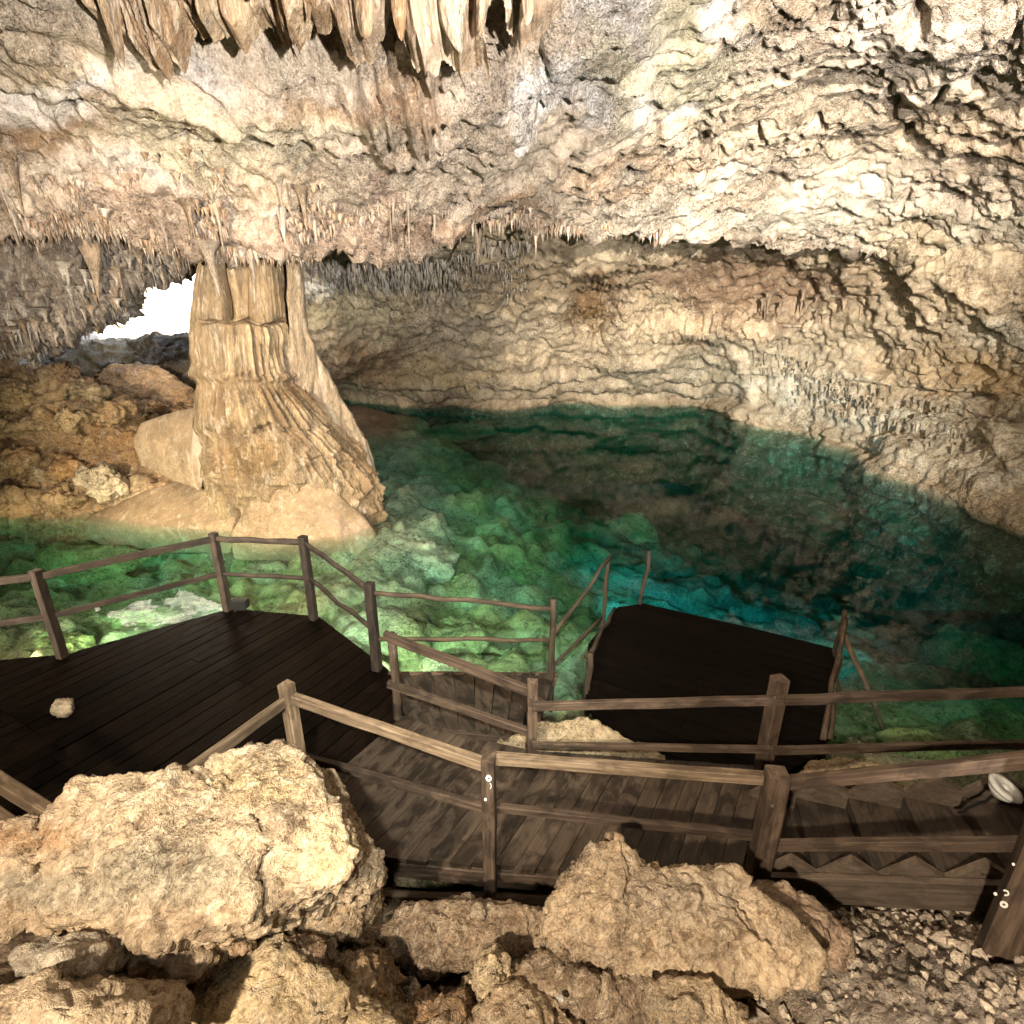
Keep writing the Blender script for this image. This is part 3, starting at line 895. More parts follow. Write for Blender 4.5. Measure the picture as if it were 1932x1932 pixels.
P = pillar_pts(1 + rad.reshape(nz, nt_)).reshape(-1, 3)
tone = blobs(P, (0.43, 0.31, 0.175), [(390, 560, 45, 130, (0.34, 0.255, 0.16), 0.7), (480, 560, 60, 60, (0.40, 0.28, 0.155), 0.7), (490, 660, 70, 60, (0.58, 0.43, 0.25), 0.8), (470, 780, 110, 40, (0.52, 0.38, 0.21), 0.7),
        (600, 850, 80, 110, (0.50, 0.37, 0.22), 0.7), (560, 740, 60, 40, (0.22, 0.13, 0.06), 0.7), (470, 870, 80, 40, (0.42, 0.27, 0.12), 0.7), (680, 860, 60, 90, (0.22, 0.14, 0.07), 0.7), (640, 640, 60, 80, (0.32, 0.24, 0.15), 0.6)], 5, 12)
tone *= (0.64 + 0.40 * fl * (amp > 0.03) + 0.3 * rgh)[:, None]  # hollows between flutes painted darker so the relief shows in frontal light
streak = sstep(0.15, 0.7, vnoise(q * np.array([5, 5, 0.5]), 44) + 0.5 * vnoise(q * np.array([14, 14, 0.8]), 45))[:, None]
tone = tone * (1 - 0.55 * streak) + np.array((0.16, 0.10, 0.05)) * 0.55 * streak
damp = sstep(0.28, 0.04, P[:, 2] + 0.1 * rgh)[:, None]
tone = tone * (1 - 0.5 * damp)
me = mesh_np('column', P - np.array(pil.location), grid_faces(nz, nt_, True), np.clip(tone, 0.02, 0.9))
link('column', me, M_PILL, pil, pil.location)
def pillar_part(name, groups, **kw):
    mat = kw.pop('mat', M_PILL)
    return link(name, hull_rock(name, groups, **kw), mat, pil)
pillar_part('rear_column', [vpts([(542, 440, 10.35), (566, 440, 10.5), (544, 520, 10.3), (568, 520, 10.45), (545, 640, 10.25), (580, 650, 10.5), (545, 440, 12.0), (566, 440, 12.0), (575, 640, 12.0)]),
        vpts([(500, 440, 11.4), (560, 440, 11.4), (500, 700, 11.4), (560, 700, 11.4), (500, 440, 12.0), (560, 700, 12.0)]),
        vpts([(546, 610, 10.3), (570, 610, 10.5), (598, 675, 10.7), (642, 750, 10.8), (570, 800, 10.5), (548, 700, 10.25), (560, 620, 12.0), (630, 750, 12.0)]), vpts([(565, 720, 10.5), (630, 730, 10.8), (694, 835, 10.9), (722, 930, 10.8), (700, 1000, 10.6), (570, 900, 10.5), (640, 760, 11.9), (715, 950, 11.8)])],
        vox=0.04, amp=0.035, seed=31, base=(0.34, 0.26, 0.17), ribs=1.2, smooth=True)
pillar_part('base_mound', [vpts([(432, 1010, 9.25), (470, 940, 9.45), (520, 900, 9.6), (575, 885, 9.75), (630, 920, 9.75), (690, 975, 9.8), (715, 1010, 9.8), (560, 1020, 9.0), (640, 1015, 9.2), (440, 1060, 9.3), (700, 1060, 9.6), (560, 920, 10.6), (690, 1000, 10.8), (450, 1000, 10.5), (500, 1060, 10.6)])],
            vox=0.05, amp=0.035, seed=33, base=(0.31, 0.22, 0.13), smooth=True, spots=[(640, 990, 60, 20, (0.36, 0.25, 0.17), 0.8)], mat=M_SMOOTH, blur=14)
pillar_part('base_mound', [vpts([(150, 985, 10.3), (200, 955, 10.6), (260, 930, 10.7), (330, 905, 10.7), (400, 925, 10.2), (450, 960, 9.8), (440, 1000, 9.5), (380, 995, 9.6), (300, 1000, 9.8), (200, 1000, 10.1), (160, 1040, 10.4), (440, 1050, 9.7), (300, 960, 11.6), (420, 940, 11.4)])],
            vox=0.05, amp=0.035, seed=35, base=(0.32, 0.225, 0.135), smooth=True, mat=M_SMOOTH, blur=14)
pillar_part('side_lobe', [vpts([(246, 835, 10.6), (262, 795, 10.7), (300, 782, 10.7), (372, 765, 10.4), (385, 800, 10.0), (392, 870, 9.9), (350, 905, 10.1), (300, 900, 10.3), (262, 880, 10.5), (380, 930, 10.0), (300, 820, 11.6), (380, 800, 11.3)])],
            vox=0.045, amp=0.03, seed=37, base=(0.32, 0.235, 0.145), smooth=True, mat=M_SMOOTH, blur=10)

# ------------------------------------------------------------------ left rocky bank
bank = rock_at('rocky_bank', 'broken brown rock bank rising from the pool left of the pillar',
    [vpts([(-250, 960, 10.2), (-250, 700, 12.2), (-60, 690, 12.0), (0, 690, 11.6), (60, 695, 11.7), (140, 735, 11.9), (250, 780, 12.0), (330, 800, 12.0), (380, 850, 11.5), (0, 960, 10.9), (100, 965, 10.7), (170, 990, 10.5), (300, 985, 10.5),
           (0, 850, 11.1), (120, 850, 11.2), (200, 880, 11.0), (-250, 1080, 10), (100, 1080, 10.6), (350, 1050, 10.5), (-250, 720, 15), (100, 760, 15), (380, 800, 14.5), (380, 980, 13), (-250, 1000, 14)])],
    vox=0.05, amp=0.14, seed=41, base=(0.48, 0.31, 0.165), mat=M_BANK, cat='rock bank', strata=0.5, scale=1.5,
    spots=[(60, 760, 90, 60, (0.42, 0.30, 0.16), 0.8), (180, 820, 120, 40, (0.34, 0.20, 0.09), 0.7), (250, 860, 60, 40, (0.30, 0.17, 0.07), 0.8), (250, 920, 60, 40, (0.50, 0.38, 0.24), 0.7), (60, 900, 120, 50, (0.36, 0.23, 0.12), 0.7)])
rock_at('bank_boulder', 'orange lit boulder perched on the bank below the daylight opening',
    [vpts([(188, 705, 14.2), (215, 688, 14.3), (260, 684, 14.5), (310, 700, 14.5), (345, 730, 14.3), (385, 755, 14.0), (385, 800, 13.4), (300, 810, 13.2), (225, 790, 13.2), (196, 750, 13.6), (270, 700, 15.2), (360, 760, 15.0), (230, 720, 15.1)])],
    vox=0.042, amp=0.05, seed=43, base=(0.72, 0.48, 0.27), mat=M_BANK, cat='boulder', strata=0.8)
rock_at('bank_boulder', 'smooth grey rock ledge under the bright daylight opening',
    [vpts([(60, 690, 15.0), (100, 664, 15.4), (160, 648, 15.8), (215, 641, 16.0), (280, 634, 16.0), (330, 630, 16.0), (420, 632, 16.0), (420, 690, 15.4), (330, 716, 15.2), (250, 708, 15.2), (190, 722, 15.1), (150, 732, 15.0), (80, 720, 15.0), (420, 820, 15.2), (60, 820, 15.0), (250, 650, 17.2), (420, 650, 17.2), (80, 690, 16.6)])],
    vox=0.06, amp=0.09, seed=45, base=(0.24, 0.215, 0.14), mat=M_BANK, cat='rock ledge', smooth=False, scale=1.6, spots=[(330, 680, 60, 40, (0.15, 0.12, 0.085), 0.8), (200, 660, 60, 30, (0.32, 0.29, 0.19), 0.7)], blur=6)
k = 0
for (a, b, w_, h_, Yq, lab, col) in [
        (145, 790, 60, 18, 11.1, 'pale tan slab lying across the left bank', (0.50, 0.36, 0.19)), (222, 782, 30, 20, 11.0, 'rounded tan stone between pale slab and side lobe', (0.44, 0.29, 0.14)),
        (60, 800, 60, 16, 11.1, 'long low stone on the bank at the left edge', (0.42, 0.29, 0.16)), (40, 870, 45, 26, 10.8, 'brown block low on the left bank edge', (0.35, 0.22, 0.11)),
        (130, 880, 55, 30, 10.75, 'rust brown block in the middle of the left bank', (0.33, 0.19, 0.08)), (205, 905, 40, 34, 10.5, 'pale crusted rock at the foot of the bank', (0.52, 0.42, 0.29)),
        (110, 940, 70, 24, 10.55, 'low brown rock just above the left waterline', (0.38, 0.25, 0.13)), (20, 930, 50, 24, 10.7, 'brown rock at the waterline by the left edge', (0.36, 0.24, 0.13)),
        (160, 745, 60, 22, 11.6, 'yellowish bedded rock high on the left bank', (0.42, 0.32, 0.18)), (30, 745, 60, 40, 11.4, 'big tan rock under the left stalactite mass', (0.44, 0.31, 0.16)),
        (310, 782, 74, 20, 12.6, 'brown crumbly rock below the orange boulder', (0.34, 0.20, 0.09))]:
    c = at_y(a, b, Yq)
    s_ = 0.0104
    rock_at('bank_rock', lab, [ellips(c, (w_ * s_, 0.45, h_ * s_), 0.2 * (k % 3 - 1), 40, 100 + k, 6)], vox=0.03, amp=0.085, seed=200 + k * 13, base=tuple(np.array(col) * 1.25), mat=M_BANK, strata=0.4, group='rocks on the left bank', blur=1)
    k += 1

# ------------------------------------------------------------------ sunlit outside rock face beyond the opening
us = np.linspace(-30, -8.6, 120); zs_ = np.linspace(-0.5, 16, 100)
U, Zz = np.meshgrid(us, zs_)
P = np.stack([U.ravel(), 19 + 0.35 * (Zz.ravel() - 2) + 0.0 * U.ravel(), Zz.ravel()], 1)
d = 0.5 * fbm(P * 0.6, 4, 3) + 0.3 * ridged(P * np.array([0.8, 0.8, 2.5]), 4, 5)
P[:, 1] -= d
face = link('outside_rock_face', mesh_np('outside_rock_face', P, grid_faces(len(zs_), len(us))[:, ::-1]), M_SUNLIT)
tag(face, 'sunlit white rock face outside the cave opening', kind='structure')

# ------------------------------------------------------------------ stalactite masses at the left
STAL_COL = (0.40, 0.34, 0.27)
mass = rock_at('stalactite_mass', 'grey hanging mass of stalactites in the upper left before the opening',
    [vpts([(-200, 420, 10.0), (-200, 640, 10.2), (0, 660, 10.4), (60, 670, 10.5), (110, 655, 10.6), (150, 630, 10.7), (170, 560, 10.7), (150, 430, 10.3), (0, 430, 9.9), (-200, 430, 12.4), (0, 640, 12.2), (140, 600, 12.2), (160, 430, 12.2)]),
     vpts([(120, 430, 10.6), (120, 600, 10.8), (180, 625, 11.0), (235, 600, 11.1), (262, 560, 11.2), (250, 430, 10.8), (150, 430, 12.3), (160, 600, 12.3), (250, 570, 12.4), (250, 430, 12.3)]),
     vpts([(230, 430, 10.9), (240, 540, 11.2), (290, 540, 11.4), (330, 520, 11.4), (370, 515, 11.3), (370, 430, 10.9), (240, 430, 12.4), (250, 530, 12.5), (370, 500, 12.4), (370, 430, 12.4)])],
    vox=0.05, amp=0.11, seed=47, base=(0.24, 0.20, 0.165), mat=M_STAL, cat='stalactites', ribs=1.0, scale=1.2,
    spots=[(60, 500, 80, 60, (0.34, 0.28, 0.22), 0.7), (220, 520, 45, 40, (0.22, 0.20, 0.17), 0.9), (190, 530, 22, 50, (0.30, 0.20, 0.10), 0.8), (240, 470, 40, 30, (0.44, 0.40, 0.38), 0.7), (60, 640, 120, 40, (0.44, 0.40, 0.35), 0.7), (220, 590, 40, 25, (0.5, 0.47, 0.46), 0.7)])

def stal_mesh(name, seed, n=20, m=18, flat=1.0, rib=0.18, bend=0.1, blunt=0.75, root=0.0):
    """unit dripstone: hangs from z=0 to z=-1, radius 0.5 at the top"""
    t = np.linspace(0, 1, m)
    th = np.linspace(0, 2 * np.pi, n, endpoint=False)
    TT, T = np.meshgrid(th, t)
    r = 0.5 * np.clip(1 - T, 0, 1) ** blunt * (1 - 0.15 * np.sin(T * 5 + seed))
    q = np.c_[np.cos(TT.ravel()) * 2.2 + seed, np.sin(TT.ravel()) * 2.2, T.ravel() * 1.6]
    r = r * (1 + root * (1 - T) ** 7)
    r = r * (1 + rib * (2 * vnoise(q * 1.2, seed) + 1.2 * vnoise(q * np.array([2.6, 2.6, 1.2]), seed + 1)).reshape(m, n))
    bx = bend * (vnoise(np.c_[t * 2 + seed * 3.1, t * 0, t * 0], seed + 2))
    P = np.stack([r * np.cos(TT) + bx[:, None], r * np.sin(TT) * flat, -T], 2).reshape(-1, 3)
    return P, grid_faces(m, n, True)

# ------------------------------------------------------------------ hanging dripstone curtains at the top (parts of the ceiling)
CURT = [(250, 200, 60, 6.6, 90), (285, 178, 58, 6.5, 60), (215, 120, 70, 6.7, 70), (160, 90, 80, 6.9, 80), (345, 60, 34, 6.5, 30), (392, 118, 46, 6.5, 44), (365, 85, 30, 6.6, 30), (440, 128, 56, 6.5, 56), (475, 62, 40, 6.5, 36),
        (548, 155, 105, 6.4, 95), (602, 112, 44, 6.5, 40), (640, 122, 46, 6.5, 44), (690, 130, 56, 6.5, 52), (668, 95, 34, 6.4, 30), (772, 140, 66, 6.5, 62), (808, 165, 52, 6.5, 48), (865, 155, 66, 6.45, 62), (838, 110, 40, 6.5, 38),
        (900, 128, 48, 6.5, 46), (930, 165, 42, 6.45, 40), (985, 96, 40, 6.5, 36), (1018, 72, 60, 6.5, 56), (1050, 40, 44, 6.6, 40), (320, 95, 30, 6.7, 28), (520, 90, 34, 6.6, 30), (575, 80, 34, 6.7, 30), (735, 60, 26, 6.3, 22),
        (712, 235, 52, 7.15, 46), (744, 288, 66, 7.2, 60), (783, 268, 46, 7.2, 42), (820, 232, 40, 7.2, 36), (690, 205, 36, 7.2, 30), (850, 200, 36, 7.2, 32), (765, 220, 36, 7.1, 30), (720, 180, 40, 7.0, 36), (800, 205, 40, 7.1, 36), (640, 160, 40, 7.0, 34), (880, 185, 30, 7.1, 26)]
CCOL = [(0.42, 0.30, 0.18), (0.34, 0.21, 0.11), (0.46, 0.36, 0.25), (0.38, 0.25, 0.14), (0.52, 0.43, 0.32)]
for i, (tx, ty, w_, Yq, wv_) in enumerate(CURT):
    if i % 2: continue
    if Yq > 6.95: continue
    ty -= 60 if tx < 640 else 44
    Yq += 0.12
    tip = at_y(tx + random.uniform(-8, 8), ty - random.uniform(0, 25), Yq - 0.02)
    topz = ceil_z(tip[0], Yq) + 0.35
    L = topz - tip[2]
    w = w_ * 0.0072 * random.uniform(0.55, 0.95)
    P, F = stal_mesh('stalactite', 300 + i, 26, 30, random.uniform(0.5, 0.8), 0.26, 0.25, random.uniform(0.3, 0.9))
    P = P * np.array([w, w, L])
    col = 0.8 * np.array(CCOL[(0, 1, 3, 1, 0)[i % 5]]) if tx < 620 else np.array(CCOL[(2, 4, 0, 2, 1)[i % 5]])
    wp = P + np.array([tip[0], tip[1], topz])
    c = col * (1 + 0.35 * vnoise(wp * np.array([9, 9, 1.2]), 5) + 0.2 * fbm(wp * 5, 3, 6))[:, None]
    link('stalactite', mesh_np('stalactite', P, F, np.clip(c, 0.02, 0.9)), M_STAL, ceiling, (tip[0], tip[1], topz))

def curtain(edge, Yq, seed, shift):
    e = np.array(edge, float)
    xs = np.linspace(e[0, 0], e[-1, 0], 420)
    bot = np.interp(xs, e[:, 0], e[:, 1]) - np.where(xs < 640, 52, 36)
    bot = bot + 9 * vnoise(np.c_[xs * 0.11, xs * 0, xs * 0], seed) + 5 * vnoise(np.c_[xs * 0.35, xs * 0, xs * 0], seed + 1)
    m = 56
    top = -95.0
    tt = np.linspace(0, 1, m) ** 0.8
    Xv = np.repeat(xs[None], m, 0)
    Yv = top + (bot[None] - top) * tt[:, None]
    a_ = (Xv * K - 512) / FPX; k_ = (Yv * K - 512) / FPX
    dy_ = CP - k_ * SP
    t_ = Yq / dy_
    P = np.stack([a_ * t_, np.full_like(a_, Yq), CAM_Z + (-SP - k_ * CP) * t_], 2).reshape(-1, 3)
    x_, z_ = P[:, 0], P[:, 2]
    w_ = 0.10 * vnoise(np.c_[x_ * 2, z_ * 1.2, x_ * 0], seed + 2)
    xx = x_ + w_
    o_ = np.zeros_like(x_)
    fold = 0.30 * vnoise(np.c_[xx * 2.3, z_ * 0.35, o_], seed + 3) + 0.20 * (1 - 2 * np.abs(vnoise(np.c_[xx * 5.2, z_ * 0.5, o_], seed + 4))) + 0.085 * (1 - 2 * np.abs(vnoise(np.c_[xx * 13, z_ * 0.8, o_], seed + 5))) + 0.035 * vnoise(np.c_[xx * 32, z_ * 1.5, o_], seed + 6) + 0.05 * fbm(P * 6, 3, seed + 7)
    T = np.repeat(tt[:, None], len(xs), 1).ravel()
    P[:, 1] += shift - fold * (0.5 + 0.5 * (1 - T)) + 0.28 * sstep(0.82, 1.0, T) - 0.25 * (1 - T) ** 2
    streak = vnoise(np.c_[xx * 7, z_ * 0.5, o_], seed + 8) + 0.7 * vnoise(np.c_[xx * 19, z_ * 0.8, o_], seed + 9)
    big_ = vnoise(np.c_[xx * 1.3, z_ * 0.6, o_ + 3], seed + 10)
    s1 = sstep(-0.5, 0.8, streak)[:, None]; s2 = sstep(-0.3, 0.5, big_)[:, None]
    c = np.array((0.27, 0.165, 0.085)) * (1 - s1) + np.array((0.50, 0.37, 0.23)) * s1
    c2 = np.array((0.36, 0.26, 0.17)) * (1 - s1) + np.array((0.56, 0.45, 0.33)) * s1
    s2 = s2 * sstep(-2.6, -1.4, x_)[:, None] + 0.25 * s2 * (1 - sstep(-2.6, -1.4, x_)[:, None])
    c = c * (1 - s2) + c2 * s2
    gone = vnoise(np.c_[xx * 3.1, z_ * 0.9, o_ + 9], seed + 11) + 0.35 * vnoise(np.c_[xx * 9, z_ * 2, o_], seed + 12) > 0.62
    o = link('dripstone_curtain', mesh_np('dripstone_curtain', P, grid_faces(m, len(xs), False, ~gone), np.clip(c, 0.02, 0.9)), M_STAL, ceiling)
    return o
EDGE1 = [(120, 20), (160, 70), (210, 112), (250, 150), (284, 180), (296, 140), (312, 160), (330, 80), (350, 90), (365, 60), (392, 120), (412, 92), (440, 130), (465, 74), (478, 62), (500, 92), (520, 110), (550, 158), (566, 110), (585, 90), (602, 112), (620, 84), (640, 122), (690, 132),
         (718, 80), (728, 30), (742, 26), (752, 90), (772, 142), (808, 168), (838, 122), (865, 158), (900, 130), (928, 166), (940, 120), (948, 62), (966, 56), (985, 98), (1018, 74), (1050, 44), (1090, 5)]
EDGE2 = [(640, 120), (668, 150), (690, 206), (712, 238), (730, 258), (745, 290), (760, 270), (783, 270), (800, 240), (822, 234), (850, 202), (880, 186), (915, 150)]
curtain(EDGE1, 6.75, 900, 0.05)

# shared small dripstone meshes for the stalactites one can pick out
small = []
for s_ in range(8):
    P, F = stal_mesh('stalactite', 500 + s_, 10, 12, random.uniform(0.6, 1), 0.22, 0.3, random.uniform(0.5, 1.1), 1.6)
    colr = np.array([(0.36, 0.27, 0.19), (0.46, 0.41, 0.35), (0.27, 0.20, 0.135), (0.38, 0.31, 0.24)][s_ % 4])
    small.append(mesh_np('stalactite', P, F, np.tile(colr, (len(P), 1)) * (1 + 0.25 * vnoise(P * 6, s_))[:, None]))
    small[-1].materials.append(M_FRINGE)
def hang(parent, x, y, z, w, L, kind=None):
    o = link('stalactite', small[random.randrange(8) if kind is None else kind], None, None, None)
    o.location = (x, y, z); o.scale = (w, w, L); o.rotation_euler = (0, 0, random.uniform(0, 6.28))
    o.parent = parent
    o.matrix_parent_inverse = parent_matrix(parent).inverted()
    return o
# on the left mass
for i in range(95):
    tx = random.uniform(-10, 365)
    low = np.interp(tx, [0, 60, 110, 150, 200, 262, 300, 370], [676, 684, 668, 642, 625, 566, 540, 516])
    ty = low - abs(random.gauss(0, 1)) * 70 + 14
    if ty < 470: continue
    Yq = np.interp(tx, [0, 150, 260, 370], [10.25, 10.5, 10.8, 10.9]) + (0.25 if ty > low - 10 else -0.12)
    p = at_y(tx, ty, Yq)
    L = random.lognormvariate(-1.15, 0.5)
    hang(mass, p[0], p[1], p[2] + L, random.uniform(0.06, 0.15), L, random.choice([1, 1, 3, 5, 7, 0, 2]))
# larger ones along the lip and the alcove
for i in range(34):
    tx = random.uniform(-10, 960)
    lx = np.interp(tx, [l[0] for l in LIP], [l[1] for l in LIP])
    Yq = np.interp(tx, [l[0] for l in LIP], [l[2] for l in LIP]) - random.uniform(0.1, 0.9)
    ty = lx + random.uniform(-45, 28)
    p = at_y(tx, ty, Yq)
    zc = ceil_z(p[0], p[1])
    L = max(zc - p[2], 0) + random.uniform(0.15, 0.3)
    if L > 0.9: continue
    hang(ceiling, p[0], p[1], p[2] + L, random.uniform(0.05, 0.13), L)
for i in range(22):
    tx = random.uniform(1170, 1640)
    ty = 640 + random.uniform(-70, 20) + (tx - 1400) * 0.04
    Yq = np.exp(wall_tps(np.array([[tx / 100, ty / 100]])))[0] - 0.2
    p = at_y(tx, ty, Yq)
    L = random.uniform(0.3, 0.9)
    hang(wall, p[0], p[1], p[2] + L, random.uniform(0.1, 0.22), L, random.choice([0, 2, 4, 6]))
p = at_y(902, 505, 12.4); hang(ceiling, p[0], p[1], p[2] + 1.0, 0.22, 1.0, 0)
p = at_y(190, 575, 10.35); hang(mass, p[0], p[1], p[2] + 1.2, 0.32, 1.2, 0)
p = at_y(412, 560, 9.35); hang(ceiling, p[0], p[1], p[2] + 0.8, 0.2, 0.8, 3)

# countless fine drip points: one fringe
def fringe(name, tips, parent, seed):
    rng = np.random.default_rng(seed)
    V_, F_, C_ = [], [], []
    n = 5
    th = np.linspace(0, 2 * np.pi, n, endpoint=False)
    base = np.r_[np.c_[np.cos(th) * 1.9, np.sin(th) * 1.9, np.zeros(n)], np.c_[np.cos(th) * 0.55, np.sin(th) * 0.55, np.full(n, -0.55)], [[0, 0, -1.0]]]
    ft = []
    for i in range(n):
        j = (i + 1) % n
        ft += [(i, n + i, n + j), (i, n + j, j), (n + i, 2 * n, n + j)]
    ft = np.array(ft)
    for i, (x, y, z, w, L, c) in enumerate(tips):
        p = base * np.array([w, w, L])
        p[n:, 0] += rng.normal(0, w * 0.25); p[-1, 0] += rng.normal(0, w * 0.3)
        V_.append(p + np.array([x, y, z])); F_.append(ft + i * (2 * n + 1)); C_.append(np.tile(c, (2 * n + 1, 1)))
    o = link(name, mesh_np(name, np.concatenate(V_), np.concatenate(F_), np.concatenate(C_)), M_FRINGE, parent)
    o['kind'] = 'stuff'
    return o
rng = np.random.default_rng(11)
n = 2900
tx = rng.uniform(-60, 1250, n)
lx = np.interp(tx, [l[0] for l in LIP], [l[1] for l in LIP]); ly = np.interp(tx, [l[0] for l in LIP], [l[2] for l in LIP])
back = np.abs(rng.normal(0, 0.33, n)) * np.where(tx < 1000, 1.0, 0.6)
az = np.arctan2((tx * K - 512) / FPX, 1.08); 
px = np.array([at_y(a_, b_, c_)[0] / c_ for a_, b_, c_ in zip(tx, lx, ly)])
fy = ly + 0.15 - back
fx = px * fy
fz = ceil_base(fx, fy)
clump = vnoise(np.c_[fx * 2.2, fy * 2.2, fx * 0], 71)
cols = np.array([(0.50, 0.38, 0.27), (0.40, 0.27, 0.17), (0.62, 0.52, 0.42), (0.44, 0.30, 0.21), (0.36, 0.30, 0.24)])
tips = [(fx[i], fy[i], fz[i] + 0.12, rng.uniform(0.014, 0.04), 0.10 + rng.lognormal(-2.7, 0.6) * (1.2 - min(back[i], 1)), cols[rng.integers(5)] * rng.uniform(0.75, 1.2)) for i in range(n) if clump[i] > -0.25 or back[i] < 0.12]
fringe('stalactite_fringe', tips, ceiling, 1)
# fringe on the left mass
tips = []
for i in range(750):
    tx = rng.uniform(-20, 370)
    low = np.interp(tx, [0, 60, 110, 150, 200, 262, 300, 370], [676, 684, 668, 642, 625, 566, 540, 516])
    ty = low - abs(rng.normal(0, 1)) * 75 + 8
    if ty < 450: continue
    Yq = np.interp(tx, [0, 150, 260, 370], [10.2, 10.45, 10.8, 10.9]) + (0.4 if ty > low - 6 else 0)
    p = at_y(tx, ty, Yq)
    L = rng.uniform(0.12, 0.35)
    g_ = rng.uniform(0.6, 1.3)
    tips.append((p[0], p[1], p[2] + L, rng.uniform(0.02, 0.05), L, np.array((0.25, 0.215, 0.18)) * g_))
fringe('stalactite_fringe', tips, mass, 2)
tips = []
for i in range(900):
    tx = rng.uniform(560, 1000); ty = rng.normal(525, 30) + (tx - 600) * 0.02
    Yq = float(np.exp(wall_tps(np.array([[tx / 100, ty / 100]])))[0]) - 0.25
    p = at_y(tx, ty, Yq); L = rng.uniform(0.2, 0.7)
    tips.append((p[0], p[1], p[2] + L * 0.8, rng.uniform(0.03, 0.07), L, np.array((0.48, 0.43, 0.36)) * rng.uniform(0.6, 1.3)))
for i in range(420):
    tx = rng.uniform(1170, 1932); ty = rng.normal(0, 22) + np.interp(tx, [1170, 1300, 1500, 1600, 1932], [600, 640, 720, 770, 900])
    Yq = float(np.exp(wall_tps(np.array([[tx / 100, ty / 100]])))[0]) - 0.2
    p = at_y(tx, ty, Yq); L = rng.uniform(0.2, 0.55)
    tips.append((p[0], p[1], p[2] + L * 0.8, rng.uniform(0.02, 0.045), L * 0.7, np.array((0.40, 0.33, 0.23)) * rng.uniform(0.6, 1.25)))
fringe('stalactite_fringe', tips, wall, 3)

# ------------------------------------------------------------------ rocks in the foreground
big_spots = [(300, 1640, 200, 60, (0.36, 0.31, 0.22), 0.8), (480, 1480, 120, 50, (0.46, 0.33, 0.18), 0.8), (620, 1600, 80, 70, (0.58, 0.44, 0.26), 0.9), (60, 1600, 90, 30, (0.38, 0.23, 0.12), 0.8), (100, 1690, 160, 40, (0.30, 0.26, 0.19), 0.8)]
rock_at('boulder', 'huge craggy limestone boulder filling the lower left foreground',
    [slab([(60, 1560, 1.62), (100, 1550, 1.65), (140, 1470, 1.80), (200, 1456, 1.84), (300, 1464, 1.88), (400, 1462, 1.9), (480, 1600, 1.8), (470, 1735, 1.45), (300, 1775, 1.32), (100, 1755, 1.3)], 0.45, -0.55),
     slab([(-60, 1585, 1.45), (60, 1566, 1.60), (150, 1600, 1.6), (150, 1760, 1.25), (-60, 1750, 1.1)], 0.5, -0.4, 0.42, (200, 1480, 1.84)),
     slab([(360, 1462, 1.92), (440, 1412, 2.0), (520, 1394, 2.05), (560, 1415, 2.05), (600, 1480, 2.02), (645, 1560, 1.98), (676, 1612, 1.9), (655, 1645, 1.8), (560, 1692, 1.62), (470, 1735, 1.45), (350, 1700, 1.5)], 0.35, -0.6)],
    vox=0.0095, amp=0.03, seed=51, base=(0.44, 0.33, 0.215), spots=big_spots, cat='boulder', strata=0.6, scale=0.55, blur=2)
PK = (1165, 1575, 2.04)
rock_at('boulder', 'angular tan boulder with a peaked top right of centre in the foreground',
    [slab([(1018, 1775, 1.75), (1050, 1700, 1.85), (1110, 1605, 1.98), (1165, 1575, 2.02), (1205, 1605, 2.05), (1280, 1700, 1.95), (1300, 1830, 1.6), (1100, 1825, 1.6)], 0.3, -0.5, 0.42, PK),
     slab([(1130, 1640, 2.0), (1180, 1636, 2.0), (1290, 1630, 2.05), (1390, 1634, 2.05), (1440, 1690, 2.0), (1400, 1850, 1.6), (1100, 1815, 1.6)], 0.3, -0.5, 0.42, PK),
     slab([(1240, 1640, 2.0), (1390, 1634, 2.05), (1440, 1690, 2.0), (1490, 1760, 1.85), (1560, 1800, 1.75), (1540, 1855, 1.6), (1400, 1872, 1.5), (1200, 1845, 1.5), (1080, 1812, 1.55)], 0.35, -0.55, 0.42, PK)],
    vox=0.0095, amp=0.024, seed=53, base=(0.48, 0.36, 0.235), spots=[(1300, 1700, 150, 60, (0.56, 0.45, 0.33), 0.8), (1200, 1800, 150, 40, (0.40, 0.30, 0.20), 0.7), (1160, 1600, 50, 30, (0.50, 0.36, 0.23), 0.7)], cat='boulder', scale=0.5, blur=2)
